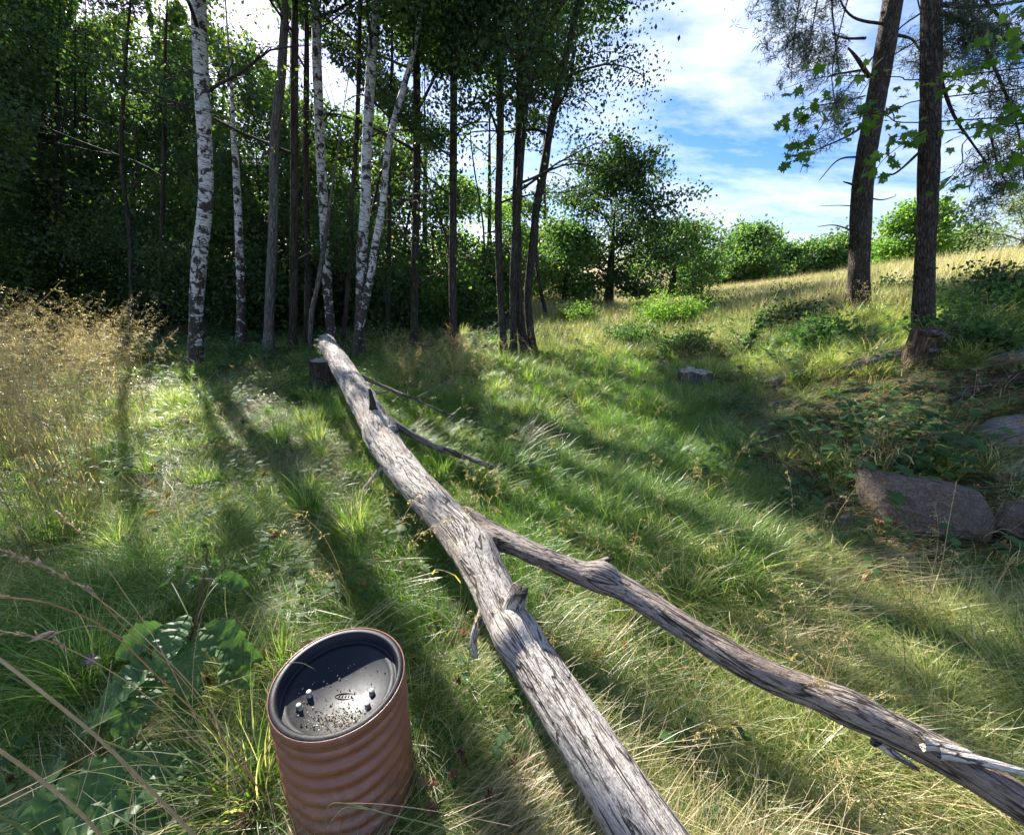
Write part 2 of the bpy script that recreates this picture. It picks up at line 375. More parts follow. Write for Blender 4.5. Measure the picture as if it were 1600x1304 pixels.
# ------------------------------------------------------------------ terrain
def build_ground():
    n = 330; s = np.linspace(-1, 1, n); w = 420 * np.sign(s) * np.abs(s) ** 3 * .97 + 12.6 * s * .9
    X, Y = np.meshgrid(w, w + 3.0); Z = H(X, Y)
    V = np.stack([X, Y, Z], -1).reshape(-1, 3)
    i = np.arange(n - 1)[:, None] * n + np.arange(n - 1)[None]
    F = np.stack([i, i + 1, i + n + 1, i + n], -1).reshape(-1, 4)
    o = link('ground', mk_mesh('ground', V, F), M['ground']); props(o, kind='structure')
build_ground()

# ------------------------------------------------------------------ ground patches chosen to be sunlit: leaves shading them are left out
LIT = [
    [(300, 640), (380, 600), (520, 640), (580, 760), (620, 900), (600, 1000), (480, 900), (430, 740)],
    [(540, 560), (620, 620), (800, 680), (1010, 740), (1250, 800), (1420, 920), (1700, 1010), (1700, 1500), (900, 1500), (700, 1100), (640, 960), (560, 700), (480, 520)],
    [(390, 790), (440, 770), (560, 930), (640, 980), (640, 1180), (500, 1200), (410, 960)],
    [(-60, 580), (330, 570), (330, 730), (180, 740), (-60, 690)],
    [(720, 520), (980, 510), (1000, 560), (720, 560)],
    [(760, 585), (1000, 600), (1090, 640), (1060, 700), (860, 690), (740, 640)],
    [(1240, 650), (1350, 630), (1320, 770), (1190, 730)], [(1150, 545), (1300, 530), (1290, 610), (1180, 600)],
    [(1340, 590), (1520, 600), (1530, 700), (1350, 720)],
    [(1480, 560), (1600, 540), (1700, 600), (1500, 640)],
    [(950, 480), (1420, 430), (1640, 420), (1640, 470), (1200, 520), (950, 530)],
]
def lit_mask(P):
    lit = np.zeros(len(P), bool)
    for h in (.45, .12):
        G = P - SDIR[None] * ((P[:, 2] - h) / SDIR[2])[:, None]
        px, py, dep = project(G)
        px = np.nan_to_num(px, nan=-9999); py = np.nan_to_num(py, nan=-9999)
        for poly in LIT: lit |= in_poly(px, py, poly) & (dep > .3) & (dep < 30)
    return lit, G
def keep_for_sun(P, rnd, floor=.004):
    """leaves that would shade the sunny clearing are mostly dropped, so the canopy gaps are shaped for the light"""
    lit, G = lit_mask(P)
    k = fbm(np.stack([G[:, 0] * 1.6, G[:, 1] * 1.6, G[:, 0] * 0], -1), 2)
    keep_lit = np.where(k > .8, .4, floor)
    return np.where(lit, rnd.uniform(0, 1, len(P)) < keep_lit, k > -.95)

# ------------------------------------------------------------------ trees
def trunk_path(px0, py0, px1, py1=0, z=None, hmax=9.0, wob=.03, mids=None):
    b = ground(px0, py0) if z is None else None
    if z is not None:
        p = at_depth(px0, 500, z); b = np.array([p[0], p[1], float(H(p[0], p[1]))])
    pts = [b - np.array([0, 0, .15]), b + np.array([0, 0, .03])]
    def up(px, py):
        d = ray(px, py); t = b[1] / d[1]; return d * t + np.array([0, 0, CAMH])
    for q in (mids or []): pts.append(up(*q))
    t = up(px1, py1); pts.append(t)
    last = pts[-2]; dr = (t - last) / max(1e-3, t[2] - last[2])
    h = hmax + b[2]
    if h > t[2]: pts.append(t + dr * (h - t[2]))
    P = spline(pts, 26)
    P[2:, :2] += wob * np.stack([fbm(np.stack([P[2:, 2] * .7, P[2:, 2] * 0 + b[0] * 9, P[2:, 2] * 0], -1), 2), fbm(np.stack([P[2:, 2] * .7, P[2:, 2] * 0 + b[1] * 7, P[2:, 2] * 0 + 5], -1), 2)], -1)
    return b, P
def wpx(w, b): # real radius of something w photo pixels wide at point b
    dep = b[1] * CP - (b[2] - CAMH) * SP
    return w / FPX * dep / 2 * dep / math.hypot(dep, b[0])
def branch_pts(p0, az, el, L, n=6, droop=.25, wig=.12, rnd=rng):
    P = [np.array(p0, float)]; e = el
    st = L / (n - 1)
    for k in range(n - 1):
        P.append(P[-1] + st * np.array([math.cos(az) * math.cos(e), math.sin(az) * math.cos(e), math.sin(e)]))
        e += -droop / (n - 1) * 2 + rnd.normal() * wig; az += rnd.normal() * wig
    return np.array(P)
def tree(name, label, b, P, r0, r1, bark, leafm, nl=10, h0=2.0, h1=9.0, R=2.0, nleaf=5000, lsize=.06, el=.5, droop=.25, shape='birch', sides=12,
         amp=.06, ridges=0, sub=5, spread=.22, group=None, cat='tree', seed=None, down=.2, sunfilter=True, flare=1.9, wid=.32, floor=.004, yawc=None):
    rs = np.random.default_rng(seed if seed is not None else int(abs(b[0] * 1000 + b[1] * 77)) + 1)
    root = empty(name, b, label, cat, group)
    n = len(P); zz = (P[:, 2] - b[2]); t = np.clip(zz / max(zz[-1], .1), 0, 1)
    rad = r0 * (1 - t) + r1 * t
    rad = rad * (1 - .75 * smooth(.45, .8, t))
    rad = rad * (1 + (flare - 1) * np.exp(-np.clip(zz, 0, 9) / (r0 * 1.6)))
    Pq = spline(P, 60 if ridges or amp > .08 else 34); rq = np.interp(np.linspace(0, 1, len(Pq)), np.linspace(0, 1, n), rad)
    V, F, T = tube(Pq, rq, sides, amp, 5, ridges=ridges, seed=float(rs.uniform(0, 50)) * 0)
    T = T + np.array([rs.uniform(0, 9), rs.uniform(0, 9), 0])
    mb = MB(); mb.add(V, F, T); link('trunk', mb.mesh('trunk', b), bark, root)
    pts = []
    zt = Pq[:, 2] - b[2]
    for k in range(nl):
        f = (k + .5 + rs.uniform(-.4, .4)) / nl; h = h0 + (h1 - h0) * f
        i = int(np.argmin(np.abs(zt - h))); az = (k * 2.4 + rs.uniform(-.5, .5)) if yawc is None else yawc + rs.normal() * .7
        if shape == 'round': L = R * (math.sqrt(max(.05, 1 - (2 * f - .9) ** 2)) * rs.uniform(.8, 1.1)); e = el * (.1 + 1.6 * f)
        elif shape == 'cone': L = R * (1.05 - f * .8) * rs.uniform(.7, 1.1); e = el
        else: L = R * (.65 + .5 * math.sin(f * 3)) * rs.uniform(.7, 1.15); e = el * rs.uniform(.6, 1.3)
        lm = MB(); bp = branch_pts(Pq[i], az, e, L, 7, droop, .13, rs)
        if sunfilter and lit_mask(bp)[0].mean() > .3 and rs.uniform() < .7: continue
        rb = max(.006, min(rq[i] * .45, .012 * L + .006)); rr = np.linspace(rb, rb * .25, 7)
        V, F, T = tube(bp, rr, 5); lm.add(V, F, T)
        for q in range(sub):
            u = rs.uniform(.25, 1); j = u * 6; a = int(min(j, 5)); p = bp[a] + (bp[a + 1] - bp[a]) * (j - a)
            sp = branch_pts(p, az + rs.choice([-1, 1]) * rs.uniform(.3, 1.2), e * .5 + rs.normal() * .3, L * rs.uniform(.25, .5), 5, droop * 1.5, .2, rs)
            V, F, T = tube(sp, np.linspace(rb * .4, rb * .12, 5), 3, capend=False); lm.add(V, F, T)
            pts.append(spline(sp, 10))
        pts.append(spline(bp[2:], 10))
        link('limb', lm.mesh('limb', b), M['twig'] if bark is not M['bark_pine'] else bark, root)
    if nleaf:
        A = np.concatenate(pts) if pts else P[-3:]
        C = A[rs.integers(0, len(A), nleaf)] + rs.normal(size=(nleaf, 3)) * spread * np.array([1, 1, .8])
        if sunfilter: C = C[keep_for_sun(C, rs, floor)]
        C = C[C[:, 2] > H(C[:, 0], C[:, 1]) + .1]
        if len(C):
            V, F, T, tt = leaves(C, lsize, rs, down=down, wid=wid)
            lb = MB(); lb.add(V, F, T, tt); link('crown', lb.mesh('crown', b, False), leafm, root)
    return root
def bush(name, label, b, rx, rz, nleaf, lsize, leafm, group=None, nst=7, cat='shrub', seed=0, wid=.34, filt=True, gap=.0):
    rs = np.random.default_rng(seed + 99)
    b = np.array([b[0], b[1], float(H(b[0], b[1]))]); root = empty(name, b, label, cat, group)
    sm = MB(); pts = []
    for k in range(nst):
        az = k * 2.4 + rs.normal() * .3
        sp = branch_pts(b, az, rs.uniform(.7, 1.5), rz * rs.uniform(.7, 1.1), 7, .3 + rx / rz * .3, .15, rs)
        V, F, T = tube(sp, np.linspace(.006 + .008 * rz, .003, 7), 4); sm.add(V, F, T); pts.append(spline(sp[1:], 12))
        for q in range(5):
            j = rs.integers(1, 6); s2 = branch_pts(sp[j], az + rs.normal() * 1.2, rs.uniform(0, 1), rx * rs.uniform(.4, .8), 5, .3, .2, rs)
            V, F, T = tube(s2, np.linspace(.004 + .004 * rz, .002, 5), 3); sm.add(V, F, T); pts.append(spline(s2, 10))
    link('branch', props(link_mesh := bpy.data.objects.new('tmp', None)) and sm.mesh('branch', b), M['twig'], root)
    bpy.data.objects.remove(link_mesh)
    A = np.concatenate(pts); C = A[rs.integers(0, len(A), nleaf)] + rs.normal(size=(nleaf, 3)) * np.array([rx * .2, rx * .2, rz * .1 + .04])
    if filt: C = C[keep_for_sun(C, rs)]
    C = C[C[:, 2] > H(C[:, 0], C[:, 1]) + .02]
    if len(C):
        V, F, T, tt = leaves(C, lsize, rs, wid=wid); lb = MB(); lb.add(V, F, T, tt); link('foliage', lb.mesh('foliage', b, False), leafm, root)
    return root

# --- birches with white bark at the edge of the wood
b, P = trunk_path(304, 578, 309, 0, mids=[(308, 480), (317, 300)], hmax=10)
tree('birch_tree', 'thick old birch with flaking black and white bark beside the tall dry grass', b, P, wpx(24, b), wpx(17, b), M['birch'], M['leaf_birch'], nl=16, h0=3.6, h1=9.5, R=2.7, nleaf=16000, sides=18, amp=.10)
b, P = trunk_path(377, 545, 352, 0, mids=[(374, 450), (368, 300), (362, 180)], hmax=7)
tree('birch_tree', 'short slim birch between the thick old birch and the dark curved birch', b, P, wpx(15, b), wpx(6, b), M['birch'], M['leaf_birch'], nl=7, h0=2.8, h1=6.5, R=1.5, nleaf=3000, sides=12)
b, P = trunk_path(420, 556, 444, 40, mids=[(424, 420), (426, 250), (440, 130)], hmax=9.5)
tree('birch_tree', 'dark curved birch with little white on its bark', b, P, wpx(16, b), wpx(10, b), M['bark_grey'], M['leaf_birch'], nl=9, h0=3.0, h1=9, R=1.8, nleaf=6000)
b, P = trunk_path(520, 552, 492, 0, mids=[(513, 460), (505, 300), (500, 150)], hmax=10)
tree('birch_tree', 'white birch standing straight behind the far end of the fallen log', b, P, wpx(15, b), wpx(10, b), M['birch'], M['leaf_birch'], nl=10, h0=3.3, h1=9.5, R=2.1, nleaf=8000, sides=16, amp=.05)
b, P = trunk_path(560, 560, 588, 0, mids=[(564, 450), (569, 300), (577, 120)], hmax=10)
tree('birch_tree', 'white birch that leans slightly and crosses its slimmer forked neighbour', b, P, wpx(16, b), wpx(10, b), M['birch'], M['leaf_birch'], nl=10, h0=3.2, h1=9.5, R=2.1, nleaf=8000, sides=16, amp=.05)
b, P = trunk_path(553, 563, 655, 30, mids=[(578, 440), (594, 330), (608, 220), (640, 100)], hmax=8)
tree('birch_tree', 'slim white birch leaning outwards from the foot of the leaning pair', b, P, wpx(12, b), wpx(6, b), M['birch'], M['leaf_birch'], nl=8, h0=3.0, h1=7.8, R=1.7, nleaf=6000)
# --- dark trunks
def dark(px0, py0, px1, w0, w1, label, mids=None, z=None, **k):
    b, P = trunk_path(px0, py0, px1, 0, mids=mids, z=z, hmax=k.pop('hmax', 9.5))
    a = dict(nl=15, h0=1.3, h1=9, R=2.0, nleaf=12000, lsize=.062, floor=.03); a.update(k)
    return tree('forest_tree', label, b, P, wpx(w0 * .86, b), wpx(w1 * .86, b), a.pop('bark', M['bark_dark']), a.pop('leafm', M['leaf_dark']), **a)
dark(75, 505, 62, 26, 16, 'thick dark tree nearest the tall dry grass, the fatter of a close pair', R=2.6, nleaf=12000)
dark(98, 508, 92, 17, 11, 'dark tree close against the thicker trunk behind the tall dry grass', mids=[(90, 400), (88, 200)], R=2.6, nleaf=17000)
dark(113, 500, 118, 10, 7, 'thin dark tree just past the close pair of dark trunks', R=2.5, nleaf=17000)
dark(137, 500, 132, 10, 7, 'thin dark tree halfway between the close pair and the thick old birch', R=2.5, nleaf=17000)
dark(25, 505, -40, 14, 9, 'dark tree slanting outwards beside the tall dry grass', mids=[(12, 450), (-5, 390)], R=2.6, nleaf=17000)
dark(196, 520, 205, 9, 6, 'thin crooked dark tree between the tall grass and the thick old birch', mids=[(205, 400), (190, 250)], z=9.5, R=2.5, nleaf=17000)
dark(243, 520, 262, 9, 6, 'thin dark tree close behind the thick old birch', z=10.5, R=2.5, nleaf=17000)
dark(450, 545, 462, 15, 10, 'dark straight tree between the curved birch and the log end', z=8.2)
dark(473, 540, 478, 11, 8, 'thinner dark tree a step nearer the log end birch', z=9)
b, P = trunk_path(478, 548, 540, 150, mids=[(487, 490), (500, 420)], z=8.0, hmax=5)
tree('forest_tree', 'thin pale sapling slanting behind the log end birch', b, P, wpx(8, b), wpx(4, b), M['bark_grey'], M['leaf_birch'], nl=4, h0=2.8, h1=4.8, R=1.2, nleaf=1500)
dark(532, 545, 565, 9, 6, 'thin dark stem leaning between the two white birches', mids=[(545, 400), (552, 250)], z=8.4, R=1.7, nleaf=5000)
dark(603, 525, 612, 9, 6, 'thin dark tree just past the leaning white birches', z=11)
dark(645, 535, 652, 14, 10, 'straight dark tree between the leaning birches and the bushy tree', z=8.6, R=2.2)
dark(705, 560, 712, 14, 9, 'dark bushy tree clothed in leaves almost down to the grass', z=7.9, h0=1.0, h1=6.5, nl=22, R=1.15, nleaf=16000, spread=.2)
dark(787, 562, 778, 13, 9, 'slim dark tree standing apart before the trio at the clearing edge', mids=[(779, 400), (782, 200)], R=2.1, h0=2.6)
dark(802, 562, 838, 13, 9, 'middle trunk of the dark trio at the clearing edge', mids=[(806, 400), (818, 200)], R=2.2, h0=2.6)
dark(822, 560, 812, 16, 10, 'thickest trunk of the dark trio, straight up at the clearing edge', mids=[(808, 470), (806, 350), (812, 150)], R=2.3, h0=2.8, flare=1.8)
dark(834, 558, 905, 14, 8, 'outermost trunk of the dark trio, arching towards the open sky', mids=[(826, 470), (838, 330), (862, 180)], R=2.5, h0=3.0, nleaf=11000)

LAND = [(-60, 'the slanting dark tree'), (68, 'the fat dark trunk of the close pair'), (98, 'the close pair of dark trunks'), (137, 'the two thin dark trees'), (196, 'the thin crooked tree'), (250, 'the thin tree beside the old birch'), (310, 'the thick old birch'), (372, 'the short slim birch'),
        (425, 'the dark curved birch'), (455, 'the dark straight tree'), (476, 'the thinner dark tree'), (508, 'the birch at the log end'), (545, 'the thin leaning stem'), (572, 'the leaning white birches'), (608, 'the thin tree past the birches'), (648, 'the straight dark tree'), (708, 'the dark bushy tree'), (780, 'the slim tree before the trio'), (825, 'the dark trio'), (870, 'the arching trunk of the trio'), (930, 'the oak trunk')]
_seen = {}
def where(px, head):
    if px < -90: t = head + ' out past the slanting dark tree'
    else:
        i = int(np.argmin([abs(px - a) for a, _ in LAND])); t = head + ' behind ' + LAND[i][1]
    k_ = _seen.get(t, 0); _seen[t] = k_ + 1
    return t if k_ == 0 else t.replace(' behind ', [' farther back behind ', ' much farther back behind ', ' lower down behind '][min(k_ - 1, 2)]).replace(' past ', [' well past ', ' far past ', ' farthest of all past ', ' low down and well past '][min(k_ - 1, 3)])
# crowns of the wood behind: things one can see but hardly tell apart
G1 = 'trees deeper in the wood'
k = 0
for (px, z, R_, h0) in [(-230, 12, 2.6, .8), (-130, 14, 2.8, .5), (-40, 12, 2.4, .9), (30, 14.5, 2.6, .4), (100, 12.5, 2.3, .6), (165, 15, 2.6, .4), (222, 12.5, 2.3, .5), (285, 15, 2.6, .4), (345, 12.5, 2.2, .6),
                        (400, 15, 2.6, .4), (455, 12.5, 2.2, .6), (515, 15, 2.6, .5), (580, 13, 2.2, .9), (632, 16, 2.5, .5), (690, 12.5, 1.9, .9), (748, 14.5, 2.1, .7), (850, 13.5, 1.5, 1.4)]:
    hh = (z - 1) * .56 + 1.5
    b, P = trunk_path(px, 520, px + rng.normal() * 45, 0, mids=[(px + rng.normal() * 14, 380), (px + rng.normal() * 25, 200)], z=z, hmax=hh * .97, wob=.12)
    tree('forest_tree', where(px, 'dark leafy tree deep in the wood'), b, P, rng.uniform(.035, .07), .015, M['bark_dark'], M['leaf_dark'] if k % 4 else M['leaf_birch'], nl=21, h0=h0, h1=hh, R=R_ * 1.1, nleaf=15500,
         lsize=.105, group=G1, sub=5, spread=.3, sides=8, floor=.02); k += 1
G2 = 'far trees beyond the wood'
for (px, z, hh, R_) in [(-300, 22, 12, 4), (-110, 24, 14, 4), (40, 21, 12.5, 3.6), (145, 24, 14, 4), (250, 21, 12.5, 3.6), (350, 24, 14, 4), (455, 22, 13, 3.6), (560, 25, 13.5, 4), (665, 22, 12, 3.4), (765, 26, 11, 3.2), (850, 30, 9, 3.2)]:
    b, P = trunk_path(px, 520, px, 0, z=z, hmax=hh)
    tree('forest_tree', where(px, 'sunlit distant tree'), b, P, .15, .05, M['bark_dark'], M['leaf_bright'] if px % 3 == 0 else M['leaf_birch'], nl=18, h0=.4, h1=hh, R=R_, nleaf=22000 if px < 420 else 16000, lsize=.19, group=G2, sub=4, spread=.5, sides=7, shape='round', floor=.04, wid=.36)
# undergrowth of the wood
G3 = 'bushes in the undergrowth of the wood'
for i in range(30):
    px = -260 + i * 36 + rng.normal() * 12; z = rng.uniform(10.5, 19)
    p = at_depth(px, 500, z)
    bush('bush', where(px, 'leafy bush'), p, rng.uniform(1.1, 1.8), rng.uniform(1.6, 3.0), 4200, .11, M['leaf_bright'] if i % 2 else M['leaf_dark'], G3, 6, 'bush', i)

# --- oak and the trees round the meadow
def meadow_tree(label, px, z, hh, R_, nleaf, ls, lm, h0=.8, name='meadow_tree', nl=18, r0=.2, **k):
    p = at_depth(px, 450, z); b = np.array([p[0], p[1], float(H(p[0], p[1]))])
    P = spline([b - [0, 0, .2], b, b + [k.pop('lean', 0) * .5, 0, hh * .5], b + [0, 0, hh * .93]], 24)
    return tree(name, label, b, P, r0, .04, M['bark_dark'], lm, nl=nl, h0=h0, h1=hh * .93, R=R_, nleaf=nleaf, lsize=ls, shape='round', sides=9, droop=k.pop('droop', .15), sub=6, spread=k.pop('spread', .35), sunfilter=False, el=.7, wid=.36, **k)
meadow_tree('big spreading oak with dark limbs showing, just beyond the clearing', 952, 17, 5.3, 2.9, 22000, .125, M['leaf_dark'], .9, 'oak_tree', 24, .2, spread=.24)
meadow_tree('small dense tree leaning out below the oak towards the meadow', 1050, 21, 3.3, 2.4, 11000, .15, M['leaf_far'], .4)
meadow_tree('low loose tree filling the gap between the oak and the dark trio', 885, 17, 3.0, 1.7, 9000, .13, M['leaf_far'], .3)
meadow_tree('round dark oak standing alone at the top of the meadow', 1158, 31, 4.0, 2.6, 13000, .22, M['leaf_far'], .5, 'oak_tree')
G4 = 'row of trees along the top of the meadow'
for (px, z, hh, R_, lb_) in [(1100, 34, 2.6, 2.6, 'low green hilltop tree between the small leaning tree and the round oak'), (1212, 36, 2.9, 2.8, 'low green hilltop tree just past the round dark oak'), (1252, 37, 3.0, 2.8, 'middle one of the low green trees in the hilltop row'), (1290, 36, 3.3, 2.8, 'tallest low green hilltop tree just before the thick leaning pine'), (1330, 37, 3.2, 2.8, 'low green hilltop tree hidden behind the thick leaning pine trunk')]:
    meadow_tree(lb_, px, z, hh, R_, 9500, .25, M['leaf_far'], .3, group=G4)
meadow_tree('bright round maple showing between the two pine trunks', 1405, 27, 3.9, 2.2, 13000, .2, M['leaf_bright'], .5)
meadow_tree('bushy green tree just past the thinner pine at the hilltop', 1492, 30, 3.0, 2.0, 8000, .2, M['leaf_far'], .3)
meadow_tree('pale grey green willow at the top of the bank', 1575, 19, 2.9, 1.7, 7000, .10, M['leaf_pale'], .3, 'willow_tree')
meadow_tree('pale grey green willow beyond the first one, out past the bank', 1680, 20, 3.6, 2.2, 7000, .10, M['leaf_pale'], .3, 'willow_tree')

# --- two pines on the bank
def pine(label, px0, py0, px1, w0, w1, mids, bark, seed):
    b, P = trunk_path(px0, py0, px1, 0, mids=mids, hmax=9.5, wob=.015)
    rs = np.random.default_rng(seed); root = empty('pine_tree', b, label, 'pine')
    n = len(P); z_ = np.clip((P[:, 2] - b[2]) / 8, 0, 1); rad = wpx(w0, b) * (1 - z_) + wpx(w1, b) * z_
    rad *= 1 + .55 * np.exp(-np.clip(P[:, 2] - b[2], 0, 9) / .28)
    Pq = spline(P, 130); rq = np.interp(np.linspace(0, 1, 130), np.linspace(0, 1, n), rad)
    V, F, T = tube(Pq, rq, 40, .05, 5, ridges=.10); mb = MB(); mb.add(V, F, T + [seed, seed, 0]); link('trunk', mb.mesh('trunk', b), bark, root)
    return root, b, Pq, rq
def px_branch(root, b, pts, Y, r, name='limb', m=None, n=16):
    """a dead or living limb given by points at photo positions and true distance along y"""
    W = []
    for q in pts:
        d = ray(q[0], q[1]); yy = q[2] if len(q) > 2 else Y; W.append(d * (yy / d[1]) + np.array([0, 0, CAMH]))
    W = spline(W, n); V, F, T = tube(W, np.linspace(r, r * .35, n), 7, .1, 30); mb = MB(); mb.add(V, F, T)
    link(name, mb.mesh(name, b), m or M['bark_pine'], root); return W
needle_rs = np.random.default_rng(5)
def needles(root, b, lines, n, name='needles', spread=.09):
    A = np.concatenate(lines); rs = needle_rs
    C = np.repeat(A[rs.integers(0, len(A), n // 10)] + rs.normal(size=(n // 10, 3)) * spread * .6, 10, 0) + rs.normal(size=(n // 10 * 10, 3)) * .008
    V, F, T, tt = leaves(C, .085, rs, wid=.045, fold=0, down=.3); lb = MB(); lb.add(V, F, T, tt)
    o = link(name, lb.mesh(name, b, False), M['needle'], root); props(o, kind='stuff')
root, b, Pq, rq = pine('thick leaning pine with dead branch stubs on the bank', 1338, 497, 1396, 35, 23, [(1342, 400), (1352, 270), (1375, 130)], M['bark_pine'], 3)
YP = b[1]
for pts, r in [([(1352, 60, YP), (1322, 60, YP - .1), (1300, 52, YP - .2)], .018), ([(1358, 120, YP), (1338, 90, YP - .2), (1325, 75, YP - .3)], .03), ([(1345, 110, YP), (1300, 118), (1290, 128, YP)], .015),
               ([(1345, 245, YP), (1310, 250, YP - .1), (1280, 282, YP - .2)], .015), ([(1338, 290, YP), (1318, 284, YP - .2)], .02), ([(1336, 362, YP), (1305, 352, YP - .1), (1278, 354, YP - .2)], .012),
               ([(1360, 310), (1380, 312), (1400, 306)], .012), ([(1330, 322), (1310, 321), (1280, 322)], .008), ([(1400, 55), (1425, 62), (1440, 85)], .02),
               ([(1352, 195, YP), (1320, 215, YP - .1), (1250, 245, YP - .2)], .02), ([(1395, 40), (1330, 25), (1300, -30)], .02)]:
    px_branch(root, b, pts, YP, r)
lines = []
rs = np.random.default_rng(8)
for pts, r in [([(1370, -60), (1310, -50), (1300, 0), (1305, 60), (1312, 120)], .016), ([(1340, -120), (1275, -60), (1250, 0), (1240, 70), (1236, 130)], .014), ([(1330, -100), (1240, -60), (1215, 0), (1225, 40)], .012),
               ([(1345, -100), (1290, -40), (1270, 40), (1262, 100)], .012), ([(1350, -80), (1330, -20), (1300, 110), (1310, 200), (1280, 235)], .010), ([(1420, -60), (1450, 60), (1480, 100)], .010), ([(1352, 150), (1310, 160), (1262, 170), (1240, 200)], .010)]:
    W = px_branch(root, b, pts, YP, r); lines.append(W[5:])
    for q in range(9):
        j = rs.integers(4, 15); s = branch_pts(W[j], rs.uniform(0, 6.28), rs.uniform(-.9, .2), rs.uniform(.25, .55), 5, .3, .2, rs)
        lines.append(spline(s, 8))
needles(root, b, lines, 15000)
root, b, Pq, rq = pine('straight pine with smoother grey bark, rising behind the broken stump', 1447, 540, 1457, 34, 25, [(1444, 480), (1450, 350), (1456, 200)], M['bark_pine'], 9)
YP = b[1]
lines = []
for pts, r in [([(1465, 8), (1540, 10), (1640, -5)], .02), ([(1470, 20), (1530, 45), (1600, 72), (1660, 90)], .02), ([(1440, 20), (1400, 50), (1330, 130), (1270, 220), (1250, 270)], .008),
               ([(1465, 110), (1490, 180), (1520, 225), (1545, 260)], .016), ([(1470, 40), (1440, 60), (1380, 100), (1330, 170)], .008), ([(1465, 300), (1510, 265), (1560, 240)], .006), ([(1440, 235), (1400, 270), (1380, 272)], .014)]:
    W = px_branch(root, b, pts, YP, r)
for pts, r in [([(1470, -80), (1560, 120), (1590, 200), (1600, 280)], .014), ([(1470, -80), (1600, 80), (1640, 200), (1660, 300)], .014), ([(1545, 200), (1560, 260), (1580, 300)], .01), ([(1470, -60), (1500, 20), (1510, 80)], .01), ([(1480, -60), (1540, 30), (1560, 60)], .01)]:
    W = px_branch(root, b, pts, YP, r); lines.append(W[5:])
    for q in range(9):
        j = rs.integers(4, 15); s = branch_pts(W[j], rs.uniform(0, 6.28), rs.uniform(-.9, .2), rs.uniform(.25, .5), 5, .3, .2, rs)
        lines.append(spline(s, 8))
needles(root, b, lines, 11000)

# --- maple reaching in from beyond the frame, each leaf a part
def maple_leaf_mesh():
    a = [(0, -.02), (.10, -.16), (.17, -.10), (.42, -.20), (.36, -.02), (.52, .10), (.36, .16), (.60, .48), (.38, .40), (.30, .50), (.18, .38), (.20, .62), (.10, .60), (0, .95)]
    out = a + [(-x, y) for x, y in a[-2:0:-1]]
    V = [(x, y, -.16 * abs(x) - .10 * y * y) for x, y in out]; V.append((0, .18, .02)); n = len(out)
    F = [(i, (i + 1) % n, n) for i in range(n)]
    return V, F
def place_leaf(me, name, parent, base, pos, direc, nor, s, tint=None):
    o = bpy.data.objects.new(name, me); col.objects.link(o); o.parent = parent
    y = Vector(direc).normalized(); z = Vector(nor); z = (z - y * z.dot(y)).normalized(); x = y.cross(z)
    from mathutils import Matrix
    m = Matrix((x, y, z)).transposed().to_4x4(); o.matrix_local = Matrix.Translation(Vector(pos) - Vector(base)) @ m @ Matrix.Scale(s, 4)
    return o
mv, mf = maple_leaf_mesh(); mleaf = []
for k in range(5):
    me = mk_mesh('maple_leaf', np.array(mv), np.array(mf), {'tint': np.full(len(mv), .1 + .2 * k)}, False); me.materials.append(M['leaf_maple']); mleaf.append(me)
mb_base = np.array([5.6, 3.2, float(H(5.6, 3.2))])
maple = empty('maple_tree', mb_base, 'young maple on the bank whose long branches hang in front of the pines', 'maple')
P = spline([mb_base - [0, 0, .1], mb_base + [.1, 0, 1.5], mb_base + [-.1, .1, 3.2], mb_base + [0, .2, 5.2]], 30)
V, F, T = tube(P, np.linspace(.08, .03, 30), 12, .06, 5); q = MB(); q.add(V, F, T); link('trunk', q.mesh('trunk', mb_base), M['bark_grey'], maple)
rs = np.random.default_rng(21); nleafs = 0
def maple_twig(pts, depths, nleaf, r=.006, s=.09, start=.25, sc=.085):
    global nleafs
    W = np.array([at_depth(p[0], p[1], d) for p, d in zip(pts, depths)]); j = int(np.argmin(np.abs(P[:, 2] - max(W[0][2], 1.8)))); 
    W = spline(np.vstack([P[j][None], W]), 26); V, F, T = tube(W, np.linspace(r, .0018, 26), 5); m_ = MB(); m_.add(V, F, T)
    link('limb', m_.mesh('limb', mb_base), M['twig'], maple)
    L = len(W); i0 = int(L * start)
    for k in range(nleaf):
        i = rs.integers(i0, L - 1); c = W[i] + rs.normal(size=3) * np.array([sc, sc, sc * .8])
        dd = rs.normal(size=3) * .8 + np.array([-.3, -.1, -.8]); nn = rs.normal(size=3) * .6 + np.array([0, -.4, .8])
        place_leaf(mleaf[rs.integers(0, 5)], 'leaf', maple, mb_base, c, dd, nn, s * rs.uniform(.45, 1.2)); nleafs += 1
D = 3.6
maple_twig([(1470, 190), (1380, 180), (1300, 170), (1225, 200)], [3.4, 3.5, 3.6, 3.7], 42, start=.45)
maple_twig([(1490, 150), (1400, 170), (1320, 190), (1250, 225), (1235, 255)], [3.4, 3.5, 3.6, 3.7, 3.7], 46, start=.4)
maple_twig([(1480, 120), (1400, 120), (1290, 120), (1220, 140)], [3.4, 3.5, 3.6, 3.7], 16, start=.5)
maple_twig([(1520, 200), (1440, 210), (1380, 250), (1360, 290)], [3.4, 3.5, 3.6, 3.6], 34, start=.45)
maple_twig([(1560, 200), (1500, 260), (1450, 320), (1425, 345)], [3.4, 3.5, 3.5, 3.6], 14, start=.5)
maple_twig([(1640, 60), (1560, 90), (1510, 110), (1485, 140)], [3.2, 3.2, 3.3, 3.4], 36, start=.3)
maple_twig([(1660, 160), (1600, 170), (1540, 195), (1500, 205)], [3.1, 3.1, 3.2, 3.3], 38, start=.3)
maple_twig([(1660, 230), (1600, 230), (1560, 255), (1530, 270)], [3.1, 3.1, 3.2, 3.3], 24, start=.3)
